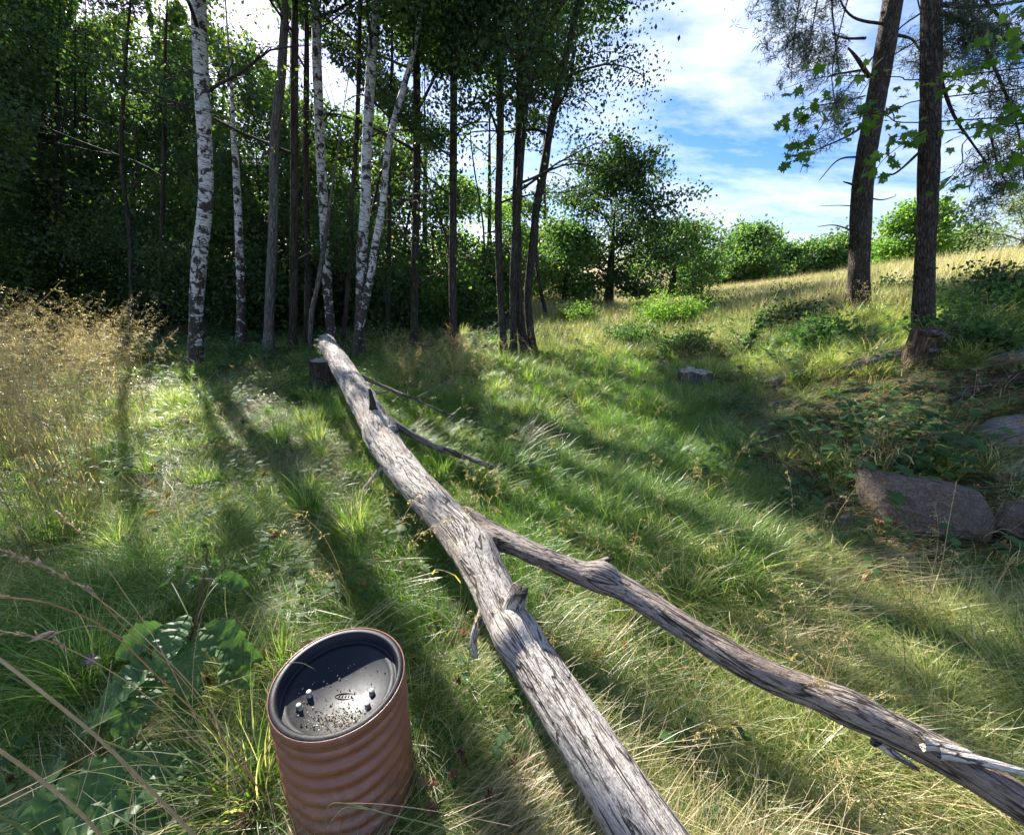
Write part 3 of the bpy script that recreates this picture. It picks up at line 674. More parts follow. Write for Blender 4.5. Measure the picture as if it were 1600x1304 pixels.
maple_twig([(1660, 10), (1600, 30), (1570, 40)], [3.0, 3.0, 3.1], 26, start=.3)

# ------------------------------------------------------------------ the fallen log
def log_path(rows, n):
    W = np.array([at_height(r[0], r[1], r[2]) for r in rows]); rr = np.array([r[3] for r in rows])
    Q = spline(W, n); t = np.linspace(0, len(rows) - 1, n)
    return Q, np.interp(t, np.arange(len(rows)), rr)
rows = [(510, 535, .62, .118), (527, 562, .60, .112), (548, 596, .56, .112), (575, 640, .47, .122), (600, 690, .41, .112), (640, 745, .385, .094), (690, 800, .37, .090), (732, 850, .36, .094),
        (765, 910, .355, .082), (800, 980, .345, .078), (860, 1073, .335, .073), (930, 1180, .325, .073), (1010, 1304, .315, .076), (1100, 1440, .31, .078)]
Q, rr = log_path(rows, 700)
logroot = empty('fallen_log', Q[300], 'long forked pale log lying across the grass, far end on a stump', 'log')
V, F, T = tube(Q, rr, 96, .085, 6, True, True, ridges=.075)
# burls
for c, s, a in [((800, 985, .40), .07, .035), ((600, 668, .47), .09, .03), ((560, 618, .55), .1, .025), ((735, 855, .42), .12, .012)]:
    p = at_height(*c); d = np.linalg.norm(V - p, axis=1); ax = Q[np.argmin(np.linalg.norm(Q - p, axis=1))]
    o = V - ax; o /= np.linalg.norm(o, axis=1)[:, None] + 1e-6; V = V + o * (a * np.exp(-(d / s) ** 2))[:, None]
mb = MB(); mb.add(V, F, T); link('trunk', mb.mesh('trunk', Q[300]), M['log'], logroot)
brow = [(722, 815, .35, .082), (760, 832, .37, .066), (810, 853, .39, .054), (870, 880, .40, .052), (930, 903, .40, .054), (985, 925, .39, .050), (1080, 985, .37, .048), (1180, 1045, .35, .051), (1290, 1090, .34, .049), (1400, 1142, .33, .052), (1500, 1196, .32, .054), (1600, 1258, .31, .053), (1740, 1345, .30, .05)]
Q2, rr2 = log_path(brow, 420); rr2 = rr2 * np.interp(np.arange(420), [0, 60, 419], [1, .88, .86])
V, F, T = tube(Q2, rr2, 64, .12, 10, True, False, ridges=.09)
for c, s, a in [((940, 893, .44), .05, .03), ((1330, 1100, .37), .10, .012)]:
    p = at_height(*c); d = np.linalg.norm(V - p, axis=1); ax = Q2[np.argmin(np.linalg.norm(Q2 - p, axis=1))]
    o = V - ax; o /= np.linalg.norm(o, axis=1)[:, None] + 1e-6; V = V + o * (a * np.exp(-(d / s) ** 2))[:, None]
mb = MB(); mb.add(V, F, T); link('limb', mb.mesh('limb', Q[300]), M['log_branch'], logroot)
def stub(pts, r0, r1, m, name='branch_stub', dark_end=True, sides=14, n=14, jag=.25):
    W = spline(np.array(pts), n); r = np.linspace(r0, r1, n) * (1 + .5 * np.exp(-np.linspace(0, 8, n)))
    V, F, T = tube(W, r, sides, .15, 25, True, False, ridges=.06)
    k = (n - 1) * sides; V[k:k + sides] += (W[-1] - W[-2]) / np.linalg.norm(W[-1] - W[-2]) * (r1 * rng.uniform(-jag, jag * 2.2, sides))[:, None]
    tint = np.zeros(len(V)); 
    if dark_end: tint[-1] = 1; tint[k:k + sides] = .8; tint[k - sides:k] = .3
    mb = MB(); mb.add(V, F, T, tint); return link(name, mb.mesh(name, Q[300]), m, logroot)
p = at_height(796, 966, .39); stub([p + [0, 0, -.03], p + [.02, .02, .04], p + [.035, .015, .10]], .044, .032, M['log'])
p = at_height(927, 892, .42); stub([p, p + [.035, .015, .03], p + [.065, .02, .04]], .018, .011, M['log_branch'])
p = at_height(757, 955, .33); stub([p, p + [-.035, -.05, -.06], p + [-.03, -.08, -.13]], .018, .009, M['pale_wood'], dark_end=False)
p = at_height(583, 640, .55); stub([p, p + [0, 0, .08], p + [-.01, 0, .16]], .028, .010, M['twig'])
p = at_height(604, 672, .48); stub([p + [0, 0, -.02], p + [.05, -.02, .02], p + [.08, -.04, .0]], .035, .018, M['log'])
p = at_height(1370, 1155, .29); stub([p, p + [.03, -.02, -.02], p + [.07, -.05, -.03]], .016, .006, M['pale_wood'], dark_end=False, jag=1)
p = at_height(1465, 1172, .365); stub([p, p + [.08, -.035, .012], p + [.17, -.07, .018], p + [.28, -.12, .02]], .014, .004, M['pale_wood'], 'torn_splinter', False, 8, jag=1)
p = at_height(1440, 1158, .37); stub([p, p + [.05, -.02, .005], p + [.09, -.035, .004]], .016, .010, M['pale_wood'], 'torn_splinter', False, 8, jag=.5)
# side branches that reach the ground
def side(pts, r0, r1, m=M['log_branch'], name='side_branch', root=logroot, base=Q[300], n=40):
    W = spline(np.array(pts), n); V, F, T = tube(W, np.linspace(r0, r1, n), 12, .15, 20, True, False, ridges=.04); mb = MB(); mb.add(V, F, T)
    return link(name, mb.mesh(name, base), m, root)
side([at_height(600, 650, .42), at_height(632, 672, .34), at_height(672, 694, .24), at_height(715, 710, .18), at_height(772, 730, .12)], .034, .020)
side([at_height(556, 585, .5), at_height(600, 604, .38), at_height(650, 625, .28), at_height(708, 650, .12)], .022, .010)
side([at_height(650, 622, .28), at_height(690, 600, .32), at_height(715, 590, .40)], .008, .003)
side([at_height(598, 728, .30), at_height(584, 745, .2), at_height(565, 768, .08)], .018, .010, M['pale_wood'])
side([at_height(605, 612, .36), at_height(580, 616, .3), at_height(560, 612, .28)], .012, .006)

# stump under its far end
def stump(name, label, b, r, h, bark, seed, broken=.02, flare=1.6, cat='stump', rim=True):
    rs = np.random.default_rng(seed); b = np.array([b[0], b[1], float(H(b[0], b[1]))]); root = empty(name, b, label, cat)
    z = np.concatenate([np.linspace(-.1, h, 22)]); Pp = np.stack([z * 0 + b[0], z * 0 + b[1], z + b[2]], -1)
    rad = r * (1 + (flare - 1) * np.exp(-np.clip(z, 0, 9) / (.3 * h + .02)))
    V, F, T = tube(Pp, rad, 36, .10, 6, False, False, ridges=.12)
    k = 21 * 36; V[k:, 2] += broken * fbm(V[k:] * 9 + seed, 3); V[k - 36:k, 2] += broken * .6 * fbm(V[k - 36:k] * 9 + seed, 3)
    mb = MB(); mb.add(V, F, T); link('bark', mb.mesh('bark', b), bark, root)
    ring = V[k:k + 36]; c = ring.mean(0); VV = []; 
    for s in (1, .8, .6, .4, .2): VV.append(c + (ring - c) * s * np.array([.97, .97, 1]) + np.array([0, 0, broken * .2]) * (1 - s))
    VV = np.vstack(VV + [c[None]]); i = np.arange(4)[:, None] * 36; j = np.arange(36)[None]; kk = (j + 1) % 36
    FF = np.stack([i + j, i + kk, i + 36 + kk, i + 36 + j], -1).reshape(-1, 4)
    T2 = np.array([[4 * 36 + q, 4 * 36 + (q + 1) % 36, 180] for q in range(36)])
    VV[:, 2] += broken * .5 * fbm(VV * 25, 3); VV[:36] = ring
    mb = MB(); mb.add(VV, [FF, T2], (VV - c) * np.array([1, 1, .2])); link('cut_top', mb.mesh('cut_top', b), M['pale_wood'] if rim else bark, root)
    return root
e = Q[0]
stump('tree_stump', 'dark stump propping up the far end of the fallen log', (e[0] + .05, e[1] - .35), .15, .44, M['bark_dark'], 1)
g_ = ground(1085, 603); stump('tree_stump', 'low flat topped grey stump in the grass below the bank', g_, .20, .20, M['bark_grey'], 2, .03)
g_ = ground(1432, 574)
sroot = stump('tree_stump', 'broken brown stump in front of the straight pine', g_, .115, .36, M['rot'], 3, .06, rim=False)
sb = np.array(sroot.location)
# shelf fungus on the stump
for (dx, dy, dz, s) in [(-.05, -.10, .36, .10), (.07, -.09, .33, .06), (.0, -.12, .20, .07)]:
    a = np.linspace(0, 2 * np.pi, 20, endpoint=False); c = sb + [dx, dy, dz]
    VV = [c + np.array([math.cos(q) * s, math.sin(q) * s * .7, .012 * math.sin(3 * q)]) for q in a] + [c + [0, 0, .02]] + [c + np.array([math.cos(q) * s * .7, math.sin(q) * s * .5, -.03]) for q in a] + [c + [0, 0, -.04]]
    FF = [[i, (i + 1) % 20, 20] for i in range(20)] + [[21 + (i + 1) % 20, 21 + i, 41] for i in range(20)]
    F4 = [[(i + 1) % 20, i, 21 + i, 21 + (i + 1) % 20] for i in range(20)]
    f_ = MB(); f_.add(np.array(VV), [np.array(FF), np.array(F4)]); link('bracket_fungus', f_.mesh('bracket_fungus', sb), M['bark_grey'], sroot)

def loose_log(name, label, pts, r0, r1, m, cat='log', sides=24, amp=.2, ridges=.15):
    W = spline(np.array(pts), 60); c = W[30].copy()
    V, F, T = tube(W, np.linspace(r0, r1, 60) * (1 + .12 * np.sin(np.linspace(0, 9, 60))), sides, amp, 9, True, True, ridges=ridges)
    root = empty(name, c, label, cat); mb = MB(); mb.add(V, F, T); link('wood', mb.mesh('wood', c), m, root); return root
def gp(px, py, dz=0): return ground(px, py) + np.array([0, 0, dz])
loose_log('fallen_branch', 'grey weathered log half sunk in the bank, running up to the broken stump', [gp(1195, 604, .02), gp(1260, 592, .05), gp(1320, 585, .05), gp(1405, 572, .10)], .06, .085, M['bark_grey'])
loose_log('fallen_branch', 'black rotten log resting on the rock slabs', [gp(1478, 632, .02), gp(1530, 618, .06), gp(1600, 606, .10), gp(1700, 590, .14)], .04, .085, M['bark_dark'])
loose_log('fallen_branch', 'short grey piece of wood sunk in the grass below the bank', [gp(1160, 640, .0), gp(1200, 636, .02), gp(1235, 630, .0)], .03, .04, M['bark_grey'])

# ------------------------------------------------------------------ rocks
def rock(label, c, dims, rot, seed, m=M['rock'], name='boulder', flat=0.0, cat='rock', sub=5):
    import bmesh
    bm = bmesh.new(); bmesh.ops.create_icosphere(bm, subdivisions=sub, radius=1)
    V = np.array([v.co[:] for v in bm.verts]); F = np.array([[v.index for v in f.verts] for f in bm.faces]); bm.free()
    p = 6.5; n = (np.abs(V) ** p).sum(1) ** (1 / p); V = V / n[:, None]      # squarish
    V = V * (1 + .09 * fbm(V * 1.4 + seed, 3)[:, None] - .05 * (1 - np.abs(fbm(V * np.array([2.2, 2.2, 4.5]) + seed, 4)).clip(0, 1))[:, None] ** 3 + .018 * fbm(V * np.array([9, 9, 20]) + seed, 4)[:, None])
    rk = np.random.default_rng(int(seed * 10))
    for q in range(15):
        nv = rk.normal(size=3) * [1, 1, .8]; nv /= np.linalg.norm(nv); dd = np.quantile(V @ nv, rk.uniform(.80, .95)); ex = np.clip(V @ nv - dd, 0, 9)
        V = V - (ex * .88)[:, None] * nv
    V = V * (1 + .012 * fbm(V * 16 + seed, 4)[:, None])
    V = V * np.array(dims) * 1.08
    o = link(name, mk_mesh(name, V, F), m); o.location = c; o.rotation_euler = rot; props(o, label, cat); return o
g_ = ground(1450, 838); rock('large blocky brown grey boulder lying under the brambles', (g_[0] + .05, g_[1] + .14, g_[2] + .11), (.235, .20, .185), (R(3), R(-2), R(-14)), 4.2, sub=6)
g_ = ground(1590, 845); rock('small rock at the foot of the bank beside the large boulder', (g_[0] + .12, g_[1] + .05, g_[2] + .07), (.2, .16, .13), (0, 0, R(30)), 9.1)
g_ = ground(1575, 705); rock('pale grey rock slab tilted out of the bank above the brambles', (g_[0] + .25, g_[1] + .15, g_[2] - .02), (.34, .26, .14), (R(24), R(-14), R(20)), 13.3, M['rock2'], 'rock_slab')
g_ = ground(1590, 755); rock('dark jagged rock between the slab and the large boulder', (g_[0] + .2, g_[1] + .1, g_[2] - .02), (.24, .16, .12), (R(10), R(5), R(-20)), 17.7, M['rock2'], 'rock_slab')
g_ = ground(1600, 570); rock('mossy pale rock above the black rotten log', (g_[0] + .25, g_[1] + .2, g_[2] - .06), (.34, .26, .16), (R(10), R(-20), R(10)), 23.1, M['rock2'], 'rock_slab')
g_ = ground(1318, 820); rock('fist sized brown stone in the leaf litter next to the large boulder', (g_[0], g_[1], g_[2] + .02), (.06, .05, .045), (0, 0, .3), 31.0)

# ------------------------------------------------------------------ the corrugated drum with its black lid
bc = at_height(523, 1058, .50); bh = .50; br = .171
drum = empty('drum', (bc[0], bc[1], 0.0), 'copper brown corrugated drum with a black dished lid standing in the grass', 'drum')
drum.location = (bc[0] , bc[1], float(H(bc[0], bc[1])) - .02)
drum.rotation_euler = (R(-1.5), R(.6), 0)
def lathe(prof, n=128):
    prof = np.array(prof); a = np.arange(n) / n * 2 * np.pi
    V = np.stack([prof[:, 0][:, None] * np.cos(a), prof[:, 0][:, None] * np.sin(a), np.repeat(prof[:, 1][:, None], n, 1)], -1).reshape(-1, 3)
    m = len(prof); i = np.arange(m - 1)[:, None] * n; j = np.arange(n)[None]; k = (j + 1) % n
    return V, np.stack([i + j, i + k, i + n + k, i + n + j], -1).reshape(-1, 4)
def mat_copper():
    m, n, l = new_mat('copper_brown_plastic'); g = n.new('ShaderNodeTexCoord').outputs['Object']
    f = noise(n, l, g, 14, (1, 1, 1), 7, .65); s = noise(n, l, g, 55, (1, 1, 2.5), 5, .7); dr = noise(n, l, g, 24, (1, 1, .15), 5, .6)
    c = ramp(n, l, f, [(.3, (.20, .072, .036)), (.55, (.25, .095, .048)), (.75, (.30, .14, .08))])
    c = mixrgb(n, l, ramp(n, l, s, [(.60, (0, 0, 0)), (.74, (.55, .55, .55))]), c, (.12, .07, .05))
    c = mixrgb(n, l, ramp(n, l, dr, [(.55, (0, 0, 0)), (.72, (.35, .35, .35))]), c, (.42, .30, .22))
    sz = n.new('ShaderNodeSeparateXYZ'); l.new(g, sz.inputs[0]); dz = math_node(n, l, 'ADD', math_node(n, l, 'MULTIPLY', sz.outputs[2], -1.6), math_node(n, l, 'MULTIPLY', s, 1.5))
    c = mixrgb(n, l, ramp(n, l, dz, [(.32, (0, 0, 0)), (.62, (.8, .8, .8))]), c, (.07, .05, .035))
    r_ = ramp(n, l, s, [(.3, (.24, .24, .24)), (.7, (.45, .45, .45))])
    return finish(m, n, l, c, r_, bump=s, bstr=.15, bdist=.002, spec=.55)
copper = mat_copper()
prof = []
for z in np.linspace(0, bh - .028, 190):
    ph = (bh - .028 - z) / .052 * 2 * math.pi; s = math.sin(ph - 1.2)
    prof.append((br - .006 + .006 * s, z))
prof += [(br - .003, bh - .024), (br - .0015, bh - .018), (br - .001, bh), (br - .004, bh + .001), (br - .0055, bh - .002), (br - .0055, bh - .05)]
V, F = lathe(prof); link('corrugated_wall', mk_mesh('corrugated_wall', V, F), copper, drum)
def mat_lid():
    m, n, l = new_mat('black_lid_plastic'); g = n.new('ShaderNodeTexCoord').outputs['Object']
    f = noise(n, l, g, 30, (1, 1, 1), 7, .7); s = noise(n, l, g, 240, (1, 1, 1), 3, .6); w = noise(n, l, g, 7, (1, 1, 1), 3)
    base = (.009, .011, .017)
    # dust washed to the near side of the dish
    sx = n.new('ShaderNodeSeparateXYZ'); l.new(g, sx.inputs[0])
    dst = math_node(n, l, 'ADD', math_node(n, l, 'MULTIPLY', sx.outputs[1], -2.2), math_node(n, l, 'MULTIPLY', math_node(n, l, 'ADD', f, w), .5))
    d = ramp(n, l, dst, [(.54, (0, 0, 0)), (.92, (.6, .6, .6))])
    sp = ramp(n, l, s, [(.45, (.35, .35, .35)), (.62, (1, 1, 1))])
    c = mixrgb(n, l, mixrgb(n, l, 1.0, d, sp, 'MULTIPLY'), base, (.13, .11, .085))
    return finish(m, n, l, c, ramp(n, l, f, [(.3, (.40, .40, .40)), (.7, (.6, .6, .6))]), bump=s, bstr=.12, bdist=.001, spec=.28)
lidm = mat_lid()
ro = br - .0058
lp = [(ro, bh - .03), (ro, bh - .001), (ro - .002, bh + .0005), (ro - .012, bh + .0005), (ro - .016, bh - .002), (ro - .018, bh - .03), (ro - .020, bh - .034), (ro - .026, bh - .034), (ro - .032, bh - .032), (ro - .038, bh - .036)]
for t in np.linspace(0, 1, 24)[1:]:
    r_ = (ro - .038) * (1 - t); lp.append((max(r_, .0005), bh - .036 - .030 * (1 - (r_ / (ro - .038)) ** 2)))
V, F = lathe(lp); lid = link('lid', mk_mesh('lid', V, F), lidm, drum)
def dish_z(x, y): return bh - .036 - .030 * (1 - min(1, (math.hypot(x, y) / (ro - .038)) ** 2))
boltm = simple('dull_steel', (.30, .30, .30), .45, .5, 60, .3, .001, .4)
bprof = [(.0001, .0142), (.0055, .014), (.0068, .0132), (.0072, .012), (.0072, .0), (.0085, 0), (.0085, -.004)]
V, F = lathe(bprof, 24); bm_ = mk_mesh('bolt', V, F[:, ::-1]); bm_.materials.append(boltm)
for (x, y) in [(-.083, -.010), (.083, -.004), (-.088, -.052), (.086, -.045)]:
    o = link('bolt', bm_, None, lid, (x, y, dish_z(x, y))); o.rotation_euler = (R(rng.uniform(-4, 4)), R(rng.uniform(-4, 4)), 0)
# raised oval plate with worn letters
ov = MB(); a = np.linspace(0, 2 * np.pi, 40, endpoint=False)
pl = np.stack([np.cos(a) * .028, np.sin(a) * .0085, a * 0], -1); ring = spline(np.vstack([pl, pl[:1]]), 60) + np.array([.010, -.002, dish_z(.01, 0) + .001])
V, F, T = tube(ring, .0011, 6, capend=False); ov.add(V, F, T); link('oval_rim', ov.mesh('oval_rim'), lidm, lid)
for k in range(5):
    lt = MB(); x0 = -.0075 + k * .0085
    pp = np.array([[x0, -.0055, dish_z(.01, 0) + .0006], [x0 + .001, -.002, dish_z(.01, 0) + .0009], [x0 + .0005, .0018, dish_z(.01, 0) + .0006]]); V, F, T = tube(spline(pp, 5), [.0012, .0016, .001, .0015, .001], 5, capstart=True); lt.add(V, F, T)
    link('embossed_mark', lt.mesh('embossed_mark'), lidm, lid)
# crumbs of dirt in the dish
cr_ = MB(); rs = np.random.default_rng(3)
for k in range(900):
    u = rs.normal(size=2) * [.045, .022] + [.030, -.078]; 
    if k % 5 == 0: u = rs.uniform(-.11, .11, 2) + [0, -.02]
    if math.hypot(*u) > ro - .045: continue
    s = rs.uniform(.0006, .0022); q = rs.normal(size=(4, 3)) * s; q += [u[0], u[1], dish_z(*u) + s * .7]
    cr_.add(q, np.array([[0, 1, 2], [0, 3, 1], [1, 3, 2], [0, 2, 3]]), None, rs.choice([0, .5, 1], p=[.3, .35, .35]))
mc, n, l = new_mat('dirt_crumbs'); ca = ramp(n, l, attr(n, 'tint').outputs['Fac'], [(0, (.02, .014, .01)), (.5, (.18, .10, .05)), (1, (.55, .48, .38))]); finish(mc, n, l, ca, .9)
o = link('dirt_crumbs', cr_.mesh('dirt_crumbs', None, False), mc); props(o, 'crumbs of bark and dirt lying in the black lid of the drum', 'dirt', kind='stuff')
o.location = drum.location; o.rotation_euler = drum.rotation_euler

# ------------------------------------------------------------------ grass
src = bpy.data.collections.new('grass_sources')
def tuft(nb, L, wid, lean, curl, spread, seed, comb=None, seg=5, mat='grass'):
    rs = np.random.default_rng(seed); n = nb
    az = rs.uniform(0, 2 * np.pi, n) if comb is None else rs.normal(0, comb, n)
    ln = rs.uniform(L[0], L[1], n) * (1 - .3 * rs.uniform(0, 1, n)); le = rs.uniform(lean[0], lean[1], n); cu = rs.uniform(curl[0], curl[1], n)
    rad = spread * np.sqrt(rs.uniform(0, 1, n)); ba = az + rs.normal(0, .9, n) if comb is None else rs.uniform(0, 6.28, n)
    P = np.stack([np.cos(ba) * rad, np.sin(ba) * rad, np.full(n, -.01)], -1)
    w = wid * rs.uniform(.6, 1.3, n); tw = rs.normal(0, .5, n); rows_ = []; lev = []
    for k in range(seg + 1):
        t = k / seg; sd = np.stack([-np.sin(az + tw), np.cos(az + tw), np.zeros(n)], -1)
        ww = w * (1 - t ** 1.6) * .5 + .00025
        rows_.append(P - sd * ww[:, None]); rows_.append(P + sd * ww[:, None]); lev.append(t)
        th = le + cu * (t ** 1.3); st = ln / seg
        P = P + np.stack([np.cos(az) * np.sin(th), np.sin(az) * np.sin(th), np.cos(th)], -1) * st[:, None]
        az = az + rs.normal(0, .10, n)
    V = np.stack(rows_, 1)  # n,2*(seg+1),3
    V[:, :, 2] = np.maximum(V[:, :, 2], -.01 + .012 * rs.uniform(0, 1, (n, 1)))
    K = 2 * (seg + 1); base = np.arange(n)[:, None] * K
    F = np.vstack([base + np.array([2 * k, 2 * k + 1, 2 * k + 3, 2 * k + 2]) for k in range(seg)])
    t = np.repeat(np.array(lev), 2)[None].repeat(n, 0); T = np.stack([np.zeros_like(t), t, t], -1).reshape(-1, 3)
    tint = np.repeat(rs.uniform(0, 1, n), K)
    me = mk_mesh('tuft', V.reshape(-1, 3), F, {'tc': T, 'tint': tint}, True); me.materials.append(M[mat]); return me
def panicle_tuft(ns, hgt, seed, dens=1.0, mat='panicle', lean=.12):
    rs = np.random.default_rng(seed); mb = MB()
    for s in range(ns):
        az = rs.uniform(0, 6.28); h = hgt * rs.uniform(.72, 1.1); r0 = rs.uniform(0, .07); le = abs(rs.normal(0, lean))
        p = np.array([math.cos(az) * r0, math.sin(az) * r0, 0]); pts = [p]
        for k in range(9):
            th = le + (.75 * (k / 8) ** 3) + .03 * rs.normal(); p = p + h / 9 * np.array([math.cos(az) * math.sin(th), math.sin(az) * math.sin(th), math.cos(th)]); pts.append(p)
        pts = np.array(pts); ti = rs.uniform(0, 1)
        V, F, T = tube(pts, np.linspace(.0013, .0005, 10), 3, capend=False); T = np.stack([T[:, 0] * 0, np.clip(T[:, 2] / h, 0, 1), T[:, 0] * 0], -1); mb.add(V, F, T, ti)
        # panicle
        for q in range(int(13 * dens)):
            j = rs.uniform(6.2, 8.95); a = int(j); c = pts[a] + (pts[a + 1] - pts[a]) * (j - a); L = (9.6 - j) * .028 * rs.uniform(.6, 1.3) * hgt; az2 = az + rs.normal() * 1.3
            bp = branch_pts(c, az2, rs.uniform(-.1, 1.0), L, 4, .9, .15, rs)
            V, F, T = tube(bp, .0004, 3, capend=False); mb.add(V, F, T * 0 + [0, 1, 0], ti)
            C = spline(bp, 12)[rs.integers(3, 12, 6)] + rs.normal(size=(6, 3)) * .0035
            V, F, T, tt = leaves(C, .0085, rs, wid=.17, fold=0, down=.5); mb.add(V, F, T * 0 + [0, .9, 0], np.full(len(V), min(1, ti * .5 + .5)))
        if rs.uniform() < .7:   # a stem leaf
            j = rs.integers(2, 5); bp = branch_pts(pts[j], rs.uniform(0, 6.28), 1.1, .18, 5, 1.6, .1, rs)
            sd = np.array([.002, .002, 0]); VV = np.vstack([bp - sd, bp + sd]); FF = np.array([[k, k + 1, k + 6, k + 5] for k in range(4)]); mb.add(VV, FF, VV * 0 + [0, .6, 0], ti)
    me = mb.mesh('panicle'); me.materials.append(M[mat]); return me
def weed_mesh(seed, h=.28, nl=16, ls=.055, mat='leaf_weed'):
    rs = np.random.default_rng(seed); mb = MB(); 
    for s in range(3):
        az = rs.uniform(0, 6.28); sp = branch_pts([0, 0, 0], az, rs.uniform(.6, 1.3), h * rs.uniform(.6, 1.1), 6, .5, .1, rs); V, F, T = tube(sp, .0018, 3); mb.add(V, F, T, .2)
        A = spline(sp, 14)[3:]
        for q in range(nl // 3):
            c = A[rs.integers(0, len(A))]; a = rs.uniform(0, 6.28); d = np.array([math.cos(a), math.sin(a), rs.uniform(-.2, .4)]); L = ls * rs.uniform(.6, 1.2); s_ = np.array([-math.sin(a), math.cos(a), 0])
            u = [(0, 0), (.25, .28), (.55, .33), (.8, .18), (1, 0)]; VV = [c + d * L * (.25 + x) + s_ * L * y + np.array([0, 0, -.25 * L * x * x + .12 * L * y]) for x, y in u] + [c + d * L * (.25 + x) - s_ * L * y + np.array([0, 0, -.25 * L * x * x + .12 * L * y]) for x, y in u[1:4]]
            mb.add(np.array(VV), np.array([[0, 1, 5], [3, 4, 7]]), None, t_ := rs.uniform(0, .95)); mb.F[4].append(np.array([[1, 2, 6, 5], [2, 3, 7, 6]]) + mb.n - 8)
    me = mb.mesh('weed', None, False); me.materials.append(M[mat]); return me
def litter_mesh(seed):
    rs = np.random.default_rng(seed); V = np.array(mv) * .05; V[:, 2] += .012 * rs.normal(size=len(V)); me = mk_mesh('dead_leaf', V * [1, .7, 1], np.array(mf), {'tint': np.full(len(V), rs.uniform())}, False); me.materials.append(M['litter']); return me
m, n, l = new_mat('dead_leaves'); c = ramp(n, l, attr(n, 'dry', 'INSTANCER').outputs['Fac'], [(0, (.10, .055, .03)), (.55, (.28, .16, .08)), (.9, (.45, .27, .11)), (1, (.5, .38, .06))]); finish(m, n, l, c, .7, trans=.25); M['litter'] = m

def make_coll(name, meshes):
    c = bpy.data.collections.new(name)
    for i, me in enumerate(meshes):
        o = bpy.data.objects.new('%s_%02d' % (name, i), me); c.objects.link(o)
    return c
def scatter(name, label, P, rot, scl, dry, coll, ncoll, cat='grass', seed=0):
    rs = np.random.default_rng(seed); n = len(P); me = bpy.data.meshes.new(name); me.vertices.add(n); me.vertices.foreach_set('co', np.asarray(P, np.float32).ravel())
    def at(k, a, t):
        x = me.attributes.new(k, t, 'POINT'); x.data.foreach_set('vector' if t == 'FLOAT_VECTOR' else 'value', np.asarray(a).ravel())
    at('rot', rot.astype(np.float32), 'FLOAT_VECTOR'); at('scl', scl.astype(np.float32), 'FLOAT_VECTOR'); at('dry', dry.astype(np.float32), 'FLOAT'); at('idx', rs.integers(0, ncoll, n).astype(np.int32), 'INT')
    o = bpy.data.objects.new(name, me); col.objects.link(o); props(o, label, cat, kind='stuff')
    ng = bpy.data.node_groups.new(name + '_nodes', 'GeometryNodeTree'); ng.interface.new_socket('Geometry', in_out='INPUT', socket_type='NodeSocketGeometry'); ng.interface.new_socket('Geometry', in_out='OUTPUT', socket_type='NodeSocketGeometry')
    gi = ng.nodes.new('NodeGroupInput'); go = ng.nodes.new('NodeGroupOutput'); ip = ng.nodes.new('GeometryNodeInstanceOnPoints'); ci = ng.nodes.new('GeometryNodeCollectionInfo')
    ci.inputs['Collection'].default_value = coll; ci.inputs['Separate Children'].default_value = True; ci.inputs['Reset Children'].default_value = True
    def na(k, t):
        a = ng.nodes.new('GeometryNodeInputNamedAttribute'); a.data_type = t; a.inputs[0].default_value = k; return a.outputs[0]
    ng.links.new(gi.outputs[0], ip.inputs['Points']); ng.links.new(ci.outputs[0], ip.inputs['Instance']); ip.inputs['Pick Instance'].default_value = True
    ng.links.new(na('idx', 'INT'), ip.inputs['Instance Index']); ng.links.new(na('rot', 'FLOAT_VECTOR'), ip.inputs['Rotation']); ng.links.new(na('scl', 'FLOAT_VECTOR'), ip.inputs['Scale'])
    ng.links.new(ip.outputs[0], go.inputs[0]); md = o.modifiers.new('scatter', 'NODES'); md.node_group = ng
    return o
def sample(n, dmin, dmax, half, power, seed, az0=0):
    """points in a wedge, density ~ d^-power"""
    rs = np.random.default_rng(seed); u = rs.uniform(0, 1, n); e = 2 - power
    d = (dmin ** e + u * (dmax ** e - dmin ** e)) ** (1 / e); a = R(az0) + rs.uniform(-R(half), R(half), n)
    x = d * np.sin(a); y = d * np.cos(a); return x, y, d, rs
GD = SDIR[:2]
def clear_of(x, y):
    ok = np.hypot(x - bc[0], y - bc[1]) > br + .015
    for r_ in [o for o in col.objects if o.name.startswith(('boulder', 'rock_slab'))]:
        ok &= ((x - r_.location.x) / (r_.dimensions.x * .42)) ** 2 + ((y - r_.location.y) / (r_.dimensions.y * .42)) ** 2 > 1
    return ok
bpy.context.view_layer.update()
def nz(x, y, s, o=0.0): return fbm(np.stack([x * s + o, y * s - o, x * 0 + o], -1), 3)
def zone(x, y):
    px, py, dep = project(np.stack([x, y, H(x, y)], -1)); return np.nan_to_num(px, nan=-9e3), np.nan_to_num(py, nan=9e3)
# 1 lush grass carpet
lush = make_coll('lush_tuft', [tuft(90, (.10, .27), .0023, (.1, .8), (.6, 2.0), .06, 10 + k) for k in range(5)] + [tuft(90, (.14, .33), .0023, (.4, 1.0), (.5, 1.5), .06, 20 + k, comb=.5) for k in range(5)])
x, y, d, rs = sample(19000, .35, 11, 75, 1.35, 50)
px, py = zone(x, y); ok = clear_of(x, y)
bare = in_poly(px, py, [(1120, 640), (1250, 600), (1600, 560), (1700, 700), (1700, 960), (1380, 960), (1300, 820), (1180, 720)])
ok &= ~(bare & (rs.uniform(size=len(x)) < .86)); wood = (d > 7.6) & (x < .2); ok &= ~(wood & (rs.uniform(size=len(x)) < .6))
x, y, d, px, py = x[ok], y[ok], d[ok], px[ok], py[ok]; n = len(x)
green = in_poly(px, py, [(380, 620), (620, 640), (1100, 600), (1150, 700), (1000, 800), (900, 860), (700, 1000), (420, 1000)])
